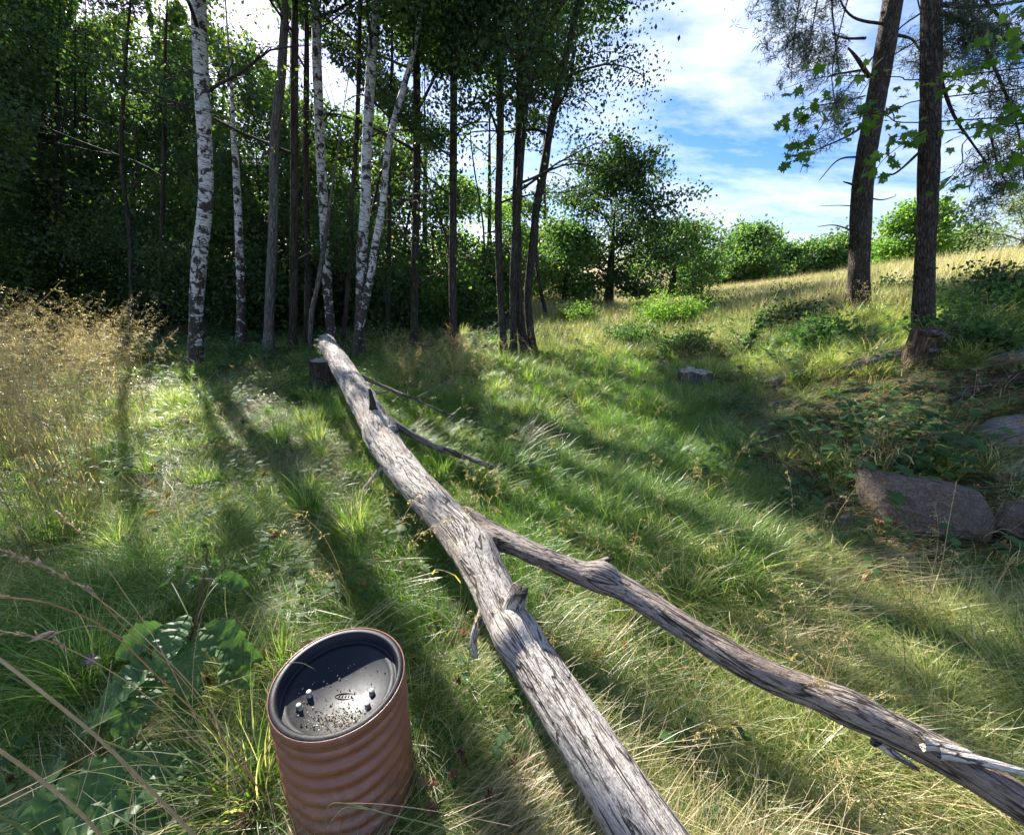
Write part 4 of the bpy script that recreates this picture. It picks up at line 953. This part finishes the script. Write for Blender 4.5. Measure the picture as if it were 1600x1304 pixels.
dry = .22 + .20 * nz(x, y, 1.3, 2) + .16 * nz(x, y, 4.5, 8) - .16 * green + .30 * smooth(820, 1250, px) * smooth(760, 980, py)
dry += .12 * smooth(1000, 1250, py) * smooth(600, 800, px) + .1 * smooth(1150, 1350, px)
dry = np.clip(dry + rs.normal(0, .07, n), 0, 1)
ang = np.arctan2(-.6, .8) + 2.2 * nz(x, y, 1.5, 7) + rs.normal(0, .9, n)
sc = rs.uniform(.65, 1.15, n) * (1 + .35 * nz(x, y, 1.1, 4) + .3 * nz(x, y, 3.2, 6)) * np.clip(.85 + d * .05, .85, 1.3); sc = np.clip(sc, .35, 1.7)
near = smooth(1.6, .7, d); sc *= 1 - .25 * near
rot = np.stack([rs.normal(0, .12, n), rs.normal(0, .12, n), ang], -1)
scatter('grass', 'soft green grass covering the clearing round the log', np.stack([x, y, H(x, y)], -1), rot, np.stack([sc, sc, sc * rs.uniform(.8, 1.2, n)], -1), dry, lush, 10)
tus = make_coll('tussock', [tuft(170, (.26, .50), .0042, (.03, .55), (.4, 1.5), .07, 600 + k, seg=6) for k in range(4)])
x, y, d, rs = sample(1000, 1.1, 8.5, 62, .9, 640); px, py = zone(x, y)
pr = .10 + .5 * in_poly(px, py, [(430, 640), (600, 680), (660, 780), (560, 860), (420, 800)]) + .35 * in_poly(px, py, [(680, 560), (1200, 560), (1150, 740), (760, 700)]) + .3 * in_poly(px, py, [(1000, 820), (1150, 840), (1150, 930), (1000, 920)])
ok = clear_of(x, y) & (rs.uniform(size=len(x)) < pr) & ~in_poly(px, py, [(1120, 640), (1250, 600), (1600, 560), (1700, 700), (1700, 960), (1380, 960), (1180, 720)]); x, y, d = x[ok], y[ok], d[ok]; n = len(x); sc = rs.uniform(.55, 1.0, n)
scatter('tussock_grass', 'taller clumps of broad green blades rising out of the softer grass', np.stack([x, y, H(x, y)], -1), np.stack([rs.normal(0, .1, n), rs.normal(0, .1, n), rs.uniform(0, 6.28, n)], -1), np.stack([sc, sc, sc], -1), np.clip(rs.normal(.2, .12, n), 0, 1), tus, 4)
# 2 long flattened straw
straw = make_coll('straw_tuft', [tuft(38, (.2, .5), .0019, (.9, 1.45), (.1, .6), .09, 40 + k, comb=.35, mat='straw') for k in range(5)])
x, y, d, rs = sample(5200, .45, 8, 70, 1.2, 60); px, py = zone(x, y)
pr = .20 + .5 * smooth(850, 1200, px) * smooth(780, 950, py) + .55 * in_poly(px, py, [(180, 590), (420, 600), (520, 660), (520, 760), (250, 780), (150, 700)]) + .25 * smooth(1000, 1250, px) * smooth(900, 700, py) + .15 * smooth(1000, 1200, py)
ok = clear_of(x, y) & (rs.uniform(size=len(x)) < pr); x, y, d, px, py = x[ok], y[ok], d[ok], px[ok], py[ok]; n = len(x)
ang = -.55 + 1.2 * nz(x, y, .8, 1) + rs.normal(0, .35, n) + np.where(px < 600, 2.6 * (rs.uniform(size=n) < .5), 0)
sc = rs.uniform(.6, 1.25, n); dry = np.clip(.55 + .25 * nz(x, y, 1.1, 9) + rs.normal(0, .12, n), 0, 1)
scatter('straw_grass', 'long pale flattened grass lying over the green', np.stack([x, y, H(x, y) + .02], -1), np.stack([rs.normal(0, .1, n), rs.normal(0, .1, n), ang], -1), np.stack([sc, sc, sc], -1), dry, straw, 5)
# 3 tall dry panicle grass by the wood
pan = make_coll('tall_panicle', [panicle_tuft(12, 1.38, 70 + k, 1.2) for k in range(6)])
x, y, d, rs = sample(2600, 1.9, 7, 75, 1.0, 80); px, py = zone(x, y)
inn = in_poly(px, py, [(-700, 560), (60, 560), (215, 590), (255, 660), (200, 760), (130, 860), (40, 940), (-700, 1000)])
edge = in_poly(px, py, [(590, 560), (760, 560), (740, 640), (620, 640)])
ok = (inn & (rs.uniform(size=len(x)) < .36 + .5 * nz(x, y, 1.6, 5))) | (edge & (rs.uniform(size=len(x)) < .3)); x, y, d, edge = x[ok], y[ok], d[ok], edge[ok]; n = len(x)
sc = rs.uniform(.7, 1.08, n) * np.where(edge, .6, 1)
scatter('tall_dry_grass', 'tall tan seeding grass standing before the dark trees', np.stack([x, y, H(x, y)], -1), np.stack([rs.normal(0, .06, n), rs.normal(0, .06, n), rs.uniform(0, 6.28, n)], -1), np.stack([sc, sc, sc], -1), np.clip(rs.normal(.6, .2, n), 0, 1), pan, 6)
# 4 lower seeding grass dotted about
pan2 = make_coll('low_panicle', [panicle_tuft(5, .62, 170 + k, .8, lean=.3) for k in range(5)])
x, y, d, rs = sample(1700, 1.2, 9, 65, .7, 90); px, py = zone(x, y)
pr = .12 + .5 * in_poly(px, py, [(1000, 560), (1200, 560), (1250, 700), (1080, 720)]) + .4 * smooth(1150, 1400, px) + .35 * in_poly(px, py, [(560, 560), (1000, 555), (1000, 620), (600, 640)])
ok = clear_of(x, y) & (np.hypot(x - bc[0], y - bc[1]) > .55) & ~((px < 470) & (py > 880)) & (rs.uniform(size=len(x)) < pr * .5); x, y, d = x[ok], y[ok], d[ok]; n = len(x); sc = rs.uniform(.6, 1.15, n)
scatter('seeding_grass', 'thin seeding grass stems dotted over the clearing', np.stack([x, y, H(x, y)], -1), np.stack([rs.normal(0, .2, n), rs.normal(0, .2, n), rs.uniform(0, 6.28, n)], -1), np.stack([sc, sc, sc], -1), np.clip(rs.normal(.6, .25, n), 0, 1), pan2, 5)
# 5 meadow
mead = make_coll('meadow_tuft', [tuft(46, (.3, .7), .008, (.0, .35), (.2, .9), .16, 210 + k, mat='straw', seg=4) for k in range(4)])
x, y, d, rs = sample(9000, 8, 42, 27, 1.1, 100, 29)
ok = (rs.uniform(size=len(x)) < .97); x, y, d = x[ok], y[ok], d[ok]; n = len(x); sc = rs.uniform(.7, 1.2, n) * np.clip(d / 12, .8, 2.0)
pk = nz(x, y, .18, 3)
scatter('meadow_grass', 'sunlit straw coloured meadow grass on the slope beyond the wood', np.stack([x, y, H(x, y)], -1), np.stack([rs.normal(0, .08, n), rs.normal(0, .08, n), rs.uniform(0, 6.28, n)], -1), np.stack([sc, sc, np.clip(sc * (1 + .5 * pk), .5, 1.4)], -1), np.clip(.30 + .42 * smooth(12, 24, d) + .45 * pk + rs.normal(0, .1, n), 0, 1), mead, 4)
# 6 broad leaved weeds on the bank and at the wood's edge
wd = make_coll('weed', [weed_mesh(300 + k) for k in range(6)])
x, y, d, rs = sample(5200, 1.0, 13, 70, .9, 110); px, py = zone(x, y)
pr = .18 + .57 * in_poly(px, py, [(1080, 500), (1320, 490), (1700, 420), (1700, 560), (1450, 560), (1180, 600)]) + .75 * in_poly(px, py, [(300, 545), (560, 560), (520, 640), (340, 640)]) + .4 * in_poly(px, py, [(1000, 620), (1200, 640), (1330, 800), (1200, 760)]) + .4 * ((d > 7.5) & (x < 2)) + .8 * in_poly(px, py, [(880, 490), (1330, 455), (1330, 560), (1000, 570)])
ok = clear_of(x, y) & (rs.uniform(size=len(x)) < pr); x, y, d = x[ok], y[ok], d[ok]; n = len(x); sc = rs.uniform(.6, 1.4, n) * np.clip(.7 + d * .07, .7, 1.5)
scatter('weeds', 'low leafy weeds growing on the bank and under the trees', np.stack([x, y, H(x, y)], -1), np.stack([rs.normal(0, .1, n), rs.normal(0, .1, n), rs.uniform(0, 6.28, n)], -1), np.stack([sc, sc, sc], -1), np.clip(rs.normal(.3, .2, n), 0, 1), wd, 6, 'weeds')
# 7 leaf litter
lt = make_coll('dead_leaf', [litter_mesh(400 + k) for k in range(6)])
x, y, d, rs = sample(5200, .5, 9, 65, .9, 120); px, py = zone(x, y)
pr = .26 + .74 * in_poly(px, py, [(1120, 640), (1250, 600), (1600, 560), (1700, 700), (1700, 980), (1380, 980), (1300, 820), (1180, 720)])
ok = rs.uniform(size=len(x)) < pr; x, y, d, px = x[ok], y[ok], d[ok], px[ok]; n = len(x); sc = rs.uniform(.5, 1.2, n) * .85
scatter('leaf_litter', 'brown and yellow dead leaves fallen on the ground', np.stack([x, y, H(x, y) + np.where(px < 1100, .05, .015) + rs.uniform(0, .09, n) * (rs.uniform(size=n) < .6)], -1), np.stack([rs.normal(0, .5, n), rs.normal(0, .5, n), rs.uniform(0, 6.28, n)], -1), np.stack([sc, sc, sc], -1), rs.uniform(0, 1, n), lt, 6, 'leaf litter')

# ------------------------------------------------------------------ single plants
def ovate(nv=9, wid=.42, cup=.12, droop=.25, wavy=.0, teeth=0.0, seed=0, heart=0.0):
    rs = np.random.default_rng(seed); y = np.linspace(0, 1, nv); w = wid * np.sin(np.pi * y ** .75) ** .8 + .004; w[-1] = .004
    if teeth: w[1:-1] *= 1 + teeth * np.array([(-1) ** k for k in range(nv - 2)])
    V = []
    for k in range(nv):
        for s in (-1, -.5, 0, .5, 1):
            V.append((s * w[k], y[k] - heart * abs(s) * (1 - y[k]) * .5, cup * abs(s) * w[k] / wid - droop * y[k] ** 2 + wavy * math.sin(k * 1.7 + s * 2 + seed)))
    F = [[k * 5 + j, k * 5 + j + 1, k * 5 + j + 6, k * 5 + j + 5] for k in range(nv - 1) for j in range(4)]
    return np.array(V), np.array(F)
def ovate_tc(nv):
    y = np.linspace(0, 1, nv); return np.array([(s, y[k], 0) for k in range(nv) for s in (-1, -.5, 0, .5, 1)])
def leaf_set(name, mat, n=4, **k):
    out = []
    for i in range(n):
        V, F = ovate(seed=i, **k); me = mk_mesh(name, V, F, {'tint': np.full(len(V), .1 + .75 * i / n), 'tc': ovate_tc(k['nv'])}, True); me.materials.append(M[mat]); out.append(me)
    return out
m, n_, l_ = new_mat('burdock_leaf'); g = n_.new('ShaderNodeTexCoord').outputs['Object']
f = noise(n_, l_, g, 5, (1, 1, 1), 6, .6); ta = attr(n_, 'tc').outputs['Vector']; sx = n_.new('ShaderNodeSeparateXYZ'); l_.new(ta, sx.inputs[0])
ab = math_node(n_, l_, 'ABSOLUTE', sx.outputs[0]); fr = math_node(n_, l_, 'FRACT', math_node(n_, l_, 'SUBTRACT', math_node(n_, l_, 'MULTIPLY', sx.outputs[1], 7), math_node(n_, l_, 'MULTIPLY', ab, 1.6)))
vein = math_node(n_, l_, 'MINIMUM', math_node(n_, l_, 'MULTIPLY', ab, 3.5), math_node(n_, l_, 'MULTIPLY', math_node(n_, l_, 'ABSOLUTE', math_node(n_, l_, 'SUBTRACT', fr, .5)), 1.6))
vm = ramp(n_, l_, vein, [(0, (1, 1, 1)), (.10, (0, 0, 0))]); quilt = ramp(n_, l_, vein, [(0, (0, 0, 0)), (.5, (1, 1, 1))])
c = ramp(n_, l_, f, [(.3, (.045, .10, .03)), (.62, (.08, .155, .045)), (.85, (.17, .19, .05))])
c = mixrgb(n_, l_, math_node(n_, l_, 'MULTIPLY', vm, .6), c, (.20, .27, .12))
finish(m, n_, l_, c, .45, bump=quilt, bstr=.6, bdist=.012, trans=.35, tcol=mixrgb(n_, l_, 1.0, c, (2.2, 2.4, 1.2), 'MULTIPLY')); M['burdock'] = m
burd = leaf_set('burdock_leaf', 'burdock', 4, nv=15, wid=.34, cup=.10, droop=.3, wavy=.03, teeth=.10, heart=.4)
brm = leaf_set('bramble_leaf', 'leaf_weed', 5, nv=9, wid=.33, cup=.08, droop=.25, teeth=.08)
def plant(name, label, b, cat, group=None): return empty(name, b, label, cat, group)
def add_stem(root, b, W, r0, r1, m, name='stem', n=20):
    W = spline(np.array(W), n); V, F, T = tube(W, np.linspace(r0, r1, n), 7, .05, 40); mb = MB(); mb.add(V, F, T); link(name, mb.mesh(name, b), m, root); return W
M['stem'] = simple('green_stem', (.10, .14, .05), .5, .3, 40)
M['stem_brown'] = simple('brown_stem', (.09, .055, .035), .6, .3, 40)
# burdock beside the drum
b = np.array([*at_height(262, 1150, .02)[:2], 0.0]); b[2] = float(H(b[0], b[1])); root = plant('burdock_plant', 'leafy burdock with a branching stem and burrs beside the drum', b, 'plant')
top = at_height(325, 858, .62) ; W = add_stem(root, b, [b, b * .66 + top * .34, b * .33 + top * .67 + [.01, 0, 0], top], .005, .0025, M['stem_brown'])
rs = np.random.default_rng(77)
for (px, py, hz, s, dx, dy) in [(285, 1000, .38, .17, -.1, -.9), (240, 1010, .36, .15, -.8, -.5), (330, 1010, .36, .17, .9, -.3), (225, 1070, .30, .17, -.7, -.8), (230, 1090, .25, .18, .1, -1), (180, 1130, .2, .15, -1, -.4), (290, 1040, .34, .16, .5, -.8), (350, 1040, .33, .13, 1, .1), (345, 930, .42, .11, .8, .2), (265, 930, .42, .10, -.7, .4), (355, 1065, .27, .12, 1, -.4), (300, 1090, .18, .15, .4, -.9)]:
    p = at_height(px, py - 25, hz); i = int(np.argmin(np.abs(W[:, 2] - hz * .9))); add_stem(root, b, [W[i], (W[i] + p) / 2 + [0, 0, .02], p], .003, .002, M['stem'], 'leaf_stalk', 8)
    place_leaf(burd[rs.integers(0, 4)], 'leaf', root, b, p, (dx, dy, -.35), (rs.normal() * .25, -.35, 1), s * .95)
for (px, py, hz) in [(318, 850, .66), (335, 880, .58), (305, 905, .52), (345, 905, .52), (280, 885, .55)]:
    p = at_height(px, py, hz); i = int(np.argmin(np.linalg.norm(W - p, axis=1))); add_stem(root, b, [W[i], p], .002, .0015, M['stem_brown'], 'twig', 5)
    C = p + rng.normal(size=(160, 3)) * .004; V, F, T, tt = leaves(C, .016, rng, wid=.06, fold=0); mb = MB(); mb.add(V, F, T, tt); link('burr', mb.mesh('burr', b, False), M['leaf_weed'], root)
    place_leaf(burd[1], 'leaf', root, b, p, (rs.normal(), rs.normal(), -.2), (0, -.2, 1), .05)
# purple headed thistle bud
p = at_height(150, 1032, .42); b = np.array([p[0] + .08, p[1] - .05, float(H(p[0], p[1]))]); root = plant('thistle', 'small thistle with one purple flower head amid the dark grass', b, 'thistle')
add_stem(root, b, [b, b + [-.02, .02, .25], p], .003, .002, M['stem'])
V, F = lathe([(.0005, -.012), (.007, -.010), (.011, -.002), (.010, .006), (.006, .010)], 20); V = V @ np.array([[.3, 0, -.95], [0, 1, 0], [.95, 0, .3]]).T + p; mb = MB(); mb.add(V, F); link('bud', mb.mesh('bud', b), M['stem'], root)
C = p + [-.008, 0, .004] + rng.normal(size=(140, 3)) * .003; V, F, T, tt = leaves(C, .016, rng, wid=.04, fold=0); mb = MB(); mb.add(V, F, T, tt); link('petal_tuft', mb.mesh('petal_tuft', b, False), simple('purple_petals', (.22, .07, .24), .6), root)
# big leaves low in the corner
b = np.array([*at_height(100, 1290, .0)[:2], 0.0]); b[2] = float(H(b[0], b[1])); root = plant('burdock_plant', 'low burdock rosette of very large dark leaves near the camera', b, 'plant')
for (px, py, hz, s, dx, dy) in [(60, 1300, .22, .30, .3, 1), (170, 1290, .18, .27, .6, .8), (10, 1290, .2, .27, -.5, .8), (130, 1235, .24, .25, .8, .5), (190, 1340, .16, .22, 1, .1)]:
    p = at_height(px, py + 30, hz * .7); add_stem(root, b, [b, (b + p) / 2 + [0, 0, .04], p], .005, .004, M['stem'], 'leaf_stalk', 8)
    place_leaf(burd[rs.integers(0, 4)], 'leaf', root, b, p, (dx, dy, .12), (rs.normal() * .2, -.3, 1), s)
# brambles above the boulder
b = ground(1420, 740); root = plant('bramble', 'dense green bramble thicket just above the large boulder', b, 'bramble')
rs = np.random.default_rng(31); nlv = 0
for k in range(30):
    px0 = 1290 + k * 8.5 + rs.normal() * 10; g0 = ground(px0, 725 + rs.normal() * 22); az = rs.uniform(0, 6.28)
    W = branch_pts(g0, az, rs.uniform(.7, 1.4), rs.uniform(.45, .7), 8, .8, .12, rs); add_stem(root, b, W, .003, .0015, M['stem_brown'], 'cane', 12)
    W = spline(W, 20)
    for q in range(4):
        i = rs.integers(4, 20)
        if nlv >= 298: break
        a = rs.uniform(0, 6.28); c = W[i] + rs.normal(size=3) * .02
        for t in (-1.0, 0, 1.0):
            if nlv >= 298: break
            place_leaf(brm[rs.integers(0, 5)], 'leaf', root, b, c, (math.cos(a + t), math.sin(a + t), rs.uniform(-.2, .3)), (rs.normal() * .3, rs.normal() * .3 - .3, 1), rs.uniform(.06, .10)); nlv += 1
xl = []
for k in range(420):
    g0 = ground(1410 + rs.normal() * 62, 690 + rs.normal() * 26, 8); xl.append(g0 + [0, 0, abs(rs.normal()) * .16 + .05])
mbq = MB()
for c in xl:
    a = rs.uniform(0, 6.28); V0, F0 = ovate(nv=5, wid=.34, cup=.08, droop=.25); s0 = rs.uniform(.05, .09); ca, sa = math.cos(a), math.sin(a); ti = rs.uniform(-.25, .35)
    V1 = V0 @ np.array([[1, 0, 0], [0, math.cos(ti), math.sin(ti)], [0, -math.sin(ti), math.cos(ti)]]) @ np.array([[ca, sa, 0], [-sa, ca, 0], [0, 0, 1]]); mbq.add(V1 * s0 + c, F0, None, rs.uniform(0, .95))
o = link('foliage', mbq.mesh('foliage', b), M['leaf_weed'], root); props(o, kind='stuff')
for k in range(2):
    g0 = [(1560, 800), (1600, 860)][k]; bb = ground(*g0); rt = plant('seedling', ['leafy seedling hanging over the end of the large boulder', 'leafy seedling at the foot of the small rock'][k], bb, 'plant')
    W = add_stem(rt, bb, [bb, bb + [-.02, -.03, .12], bb + [-.06, -.08, .2]], .002, .001, M['stem'])
    for q in range(9): a = rs.uniform(0, 6.28); place_leaf(brm[q % 5], 'leaf', rt, bb, W[rs.integers(6, 20)], (math.cos(a), math.sin(a), .1), (0, -.2, 1), rs.uniform(.04, .07))
for k, (px, py, hh, lab) in enumerate([(1225, 800, .16, 'low broad leaved seedling in the sunny grass below the leaf litter'), (1450, 1050, .14, 'pale green seedling in the long straw beyond the branch'), (1240, 865, .12, 'small round leaved weed near the middle of the sunny grass'), (1110, 740, .3, 'thin bent weed with a few broad leaves below the bank'), (1330, 1000, .12, 'yellow green seedling just past the forked branch')]):
    bb = ground(px, py); rt = plant('seedling', lab, bb, 'plant'); W = add_stem(rt, bb, [bb, bb + [.02, 0, hh * .6], bb + [.05, -.02, hh]], .002, .001, M['stem'])
    for q in range(11): a = rs.uniform(0, 6.28); place_leaf(brm[q % 5], 'leaf', rt, bb, W[rs.integers(5, 20)] + rs.normal(size=3) * .01, (math.cos(a), math.sin(a), .1), (0, -.2, 1), rs.uniform(.04, .065))
# sapling in the middle distance
b = ground(1160, 560); root = plant('sapling', 'dark leaved sapling standing up against the bright meadow', b, 'sapling'); rs = np.random.default_rng(41)
for k in range(7):
    W = branch_pts(b, rs.uniform(0, 6.28), rs.uniform(1.0, 1.5), rs.uniform(.6, 1.0), 8, .25, .12, rs); add_stem(root, b, W, .006, .002, M['stem_brown'], 'stem', 12); W = spline(W, 24)
    for q in range(26): i = rs.integers(4, 24); a = rs.uniform(0, 6.28); place_leaf(brm[rs.integers(0, 3)], 'leaf', root, b, W[i] + rs.normal(size=3) * .03, (math.cos(a), math.sin(a), rs.uniform(-.4, .3)), (rs.normal() * .4, rs.normal() * .4, 1), rs.uniform(.06, .10))
# shrubs along the meadow edge and on the bank
for i, (px, py, rx, rz, nf, lm, lab) in enumerate([(1040, 520, 1.0, .9, 4200, 'leaf_bright', 'bright green bush at the meadow edge beyond the flat topped stump'), (985, 545, .6, .5, 1800, 'leaf_weed', 'low dark bush between the clearing and the bright bush'), (1110, 500, 1.0, .8, 3000, 'leaf_weed', 'loose bush on the meadow slope behind the dark sapling'), (1230, 485, .9, .6, 2400, 'leaf_far', 'pale green bush on the meadow slope short of the thick leaning pine'), (1075, 555, .5, .45, 1500, 'leaf_weed', 'low leafy bush just beyond the flat topped stump'), (1240, 520, .6, .5, 2400, 'leaf_dark', 'dark bush at the foot of the thick leaning pine'),
        (1290, 545, .5, .35, 2000, 'leaf_weed', 'low leafy bush under the thick leaning pine, nearer the grey log'), (1395, 475, .35, .45, 1500, 'leaf_dark', 'small dark bush in the gap between the two pines'), (1540, 500, .7, .28, 1300, 'leaf_weed', 'dark bush spread over the top of the bank past the straight pine'), (1600, 470, .7, .35, 1500, 'leaf_dark', 'dark bush at the crest of the bank past the straight pine'),
        (1510, 545, .5, .25, 2000, 'leaf_weed', 'low green bush on the bank behind the broken stump'), (905, 515, .5, .8, 1800, 'leaf_bright', 'slim bright bush just past the dark trio')]):
    g_ = ground(px, py); bush('bush', lab, g_, rx, rz, nf * 2, .055, M[lm], None, 8, 'bush', 500 + i, filt=False)
# dead twiggy stem left of the trio, small post in the meadow
p = ground(993, 492, 30); root = empty('fence_post', p, 'thin weathered post standing in the meadow near the oak', 'post'); V, F, T = tube(spline([p, p + [0, 0, .5], p + [.02, 0, .95]], 8), .035, 8, .05, 9, True); mb = MB(); mb.add(V, F, T); link('shaft', mb.mesh('shaft', p), M['bark_grey'], root)

# ------------------------------------------------------------------ dry grass stalks close to the camera
M['stalk_tan'] = simple('dry_stalk', (.46, .33, .17), .5, .4, 30, .25)
M['stalk_orange'] = simple('orange_stalk', (.42, .22, .09), .5, .4, 30, .25)
M['stalk_green'] = simple('green_stalk', (.16, .20, .06), .5, .4, 30, .25)
M['seed'] = simple('seed_husks', (.52, .38, .24), .6, .3, 80, .3, trans=.3)
def stalk(label, pts, r0, r1, m, heads=(), blades=(), nodes_=()):
    W = np.array([at_depth(*p) for p in pts]); b = W[0].copy(); root = empty('grass_stalk', b, label, 'grass stalk', None)
    W = spline(W, 50); V, F, T = tube(W, np.linspace(r0, r1, 50), 8); mb = MB(); mb.add(V, F, T); link('stem', mb.mesh('stem', b), m, root)
    rs = np.random.default_rng(int(pts[0][0]) + 5)
    for (t0, t1, cnt, L, side_) in heads:
        sm = MB()
        for q in range(cnt):
            i = int((t0 + (t1 - t0) * rs.uniform()) * 49); c = W[i]; tg = W[min(i + 1, 49)] - W[max(i - 1, 0)]; tg /= np.linalg.norm(tg)
            d = tg + rs.normal(size=3) * side_; d /= np.linalg.norm(d); u = np.cross(d, rs.normal(size=3)); u /= np.linalg.norm(u); w = np.cross(d, u); l2 = L * rs.uniform(.6, 1.2)
            sp = c + d * l2 * .15
            Vv = [sp, sp + d * l2 * .35 + u * l2 * .13, sp + d * l2 * .35 + w * l2 * .13, sp + d * l2 * .35 - u * l2 * .13, sp + d * l2 * .35 - w * l2 * .13, sp + d * l2]
            Ff = [[0, 1, 2], [0, 2, 3], [0, 3, 4], [0, 4, 1], [5, 2, 1], [5, 3, 2], [5, 4, 3], [5, 1, 4]]; sm.add(np.array(Vv), np.array(Ff))
        link('seed_head', sm.mesh('seed_head', b), M['seed'], root)
    for (t, pts2, w_, mm) in blades:
        A = np.vstack([W[int(t * 49)][None], np.array([at_depth(*p) for p in pts2])]); A = spline(A, 16); sd = np.array([.35, -.2, .9]); wv = w_ * np.sin(np.linspace(.25, np.pi, 16))[:, None] + .0004
        VV = np.vstack([A - sd * wv, A, A + sd * wv]) ; VV[16:32, 1] += .002; FF = np.array([[r * 16 + k, r * 16 + k + 1, (r + 1) * 16 + k + 1, (r + 1) * 16 + k] for r in (0, 1) for k in range(15)]); mb = MB(); mb.add(VV, FF); link('blade', mb.mesh('blade', b), mm, root)
    for t in nodes_:
        c = W[int(t * 49)]; d = W[int(t * 49) + 1] - c; d /= np.linalg.norm(d); V, F, T = tube(np.array([c - d * .004, c, c + d * .004]), np.array([r0, r0 * 1.5, r0]), 8, capend=False); mb = MB(); mb.add(V, F, T); link('joint', mb.mesh('joint', b), M['stalk_tan'], root)
    return root
stalk('thick tan stalk with one drooping leaf blade by the big leaves', [(330, 1330, .80), (185, 1182, .62), (90, 1100, .56), (0, 1030, .52), (-80, 970, .5)], .0022, .0018, M['stalk_tan'], (), [(.32, [(230, 1185, .62), (262, 1205, .6), (290, 1243, .6)], .0055, M['stalk_green'])], (.30,))
stalk('tan stalk running parallel below the thick one, bare without a leaf', [(170, 1320, .66), (128, 1272, .6), (60, 1215, .56), (0, 1172, .52), (-70, 1120, .5)], .0023, .0018, M['stalk_tan'], (), (), (.12,))
stalk('short stalk crossing the bottom corner below the others', [(80, 1330, .6), (40, 1296, .56), (0, 1276, .53), (-60, 1250, .5)], .0016, .0014, M['stalk_green'])
stalk('long orange stalk arching over the burdock to a plump seed head', [(430, 1262, 1.15), (330, 1140, .95), (250, 1060, .85), (170, 985, .76), (85, 945, .68), (0, 932, .62), (-60, 930, .6)], .0016, .0009, M['stalk_orange'], [(.80, .98, 26, .02, .25)])
stalk('thin stalk with a single plump husk hanging below the orange arch', [(200, 1000, .78), (150, 978, .74), (110, 983, .70), (78, 990, .68)], .0007, .0006, M['stalk_tan'], [(.75, .98, 12, .022, .15)])
stalk('pale stalk with a long thin seed spike reaching up over the dark grass', [(440, 1290, 1.2), (330, 1110, 1.05), (230, 1000, .95), (160, 940, .9), (90, 895, .85), (0, 858, .8)], .0011, .0007, M['stalk_tan'], [(.72, 1, 42, .014, .25)])
stalk('fine stalk with an airy seed spike starting near the tall grass', [(360, 1230, 1.3), (260, 1030, 1.2), (190, 920, 1.15), (140, 850, 1.1), (88, 797, 1.1)], .0010, .0006, M['stalk_tan'], [(.78, 1, 30, .014, .35)])
stalk('thin bundle like stalk with brown seed spike between the husk and the burdock', [(420, 1270, 1.2), (300, 1080, 1.05), (200, 985, .92), (150, 930, .88), (128, 915, .87)], .0009, .0006, M['stalk_orange'], [(.72, 1, 34, .013, .2)])
stalk('grass stalk with many fine spikes entering below the plump seed head', [(330, 1180, 1.0), (220, 1080, .85), (100, 1010, .75), (0, 985, .68), (-60, 975, .66)], .0010, .0007, M['stalk_tan'], [(.5, 1, 46, .013, .3)])
stalk('bent green stalk crossing before the foot of the drum', [(760, 1330, .9), (700, 1296, .88), (610, 1272, .86), (522, 1254, .86), (508, 1290, .9), (506, 1320, .95)], .0013, .0009, M['stalk_green'], (), [(.45, [(540, 1262, .86), (520, 1280, .86), (510, 1296, .86)], .003, M['stalk_green'])])
stalk('pale thin stalk lying just above the bent green one by the drum', [(520, 1254, .86), (600, 1256, .87), (700, 1270, .9), (800, 1290, .9)], .0008, .0007, M['stalk_tan'])
stalk('broad cut blade of grass pointing down at the drum wall', [(432, 1228, .95), (426, 1258, .95), (420, 1288, .96)], .0022, .0016, M['stalk_green'])
stalk('thin stalk resting on the rim of the drum lid', [(330, 1075, 1.2), (400, 1050, 1.03), (445, 1037, .98), (470, 1035, .96), (490, 1044, .97)], .0008, .0005, M['stalk_tan'])
stalk('stiff seed spike standing in the straw near the small rock', [(1530, 1010, 1.5), (1548, 940, 1.47), (1562, 905, 1.46), (1585, 870, 1.45)], .0010, .0007, M['stalk_tan'], [(.6, 1, 34, .012, .2)])
stalk('tall thin stalk standing in front of the large boulder', [(1470, 900, 2.0), (1480, 830, 2.0), (1495, 750, 2.0)], .0016, .0010, M['stalk_tan'], [(.7, 1, 24, .014, .15)])
rs = np.random.default_rng(61)
lab = ['thin white straw crossing the grass before the burdock', ]
SL = ['thin pale straw slanting over the big corner leaves', 'thin pale straw rising between the burdock and the drum', 'thin pale straw crossing the thick tan stalk near its joint', 'short pale straw just under the drooping blade', 'thin pale straw passing over the upper burdock leaves', 'thin straw rising close beside the drum wall to the burdock top', 'pale straw lying flat across the corner above the thick stalk', 'pale straw lying flat just below another in the corner']
for k, (x0, y0, x1, y1, z0, z1) in enumerate([(300, 1304, 170, 1170, .95, .85), (410, 1304, 310, 1040, 1.1, 1.05), (120, 1260, 175, 1030, .9, .95), (200, 1290, 230, 1160, .9, .9), (300, 1130, 330, 900, 1.2, 1.25), (370, 1240, 315, 1060, 1.1, 1.1), (0, 1250, 190, 1150, .8, .95), (0, 1260, 130, 1200, .8, .9)]):
    st = stalk(SL[k], [(x0, y0, z0), ((x0 + x1) / 2 + rs.normal() * 6, (y0 + y1) / 2, (z0 + z1) / 2), (x1, y1, z1)], .0009, .0005, M['seed']); st['group'] = 'thin pale straws by the burdock'
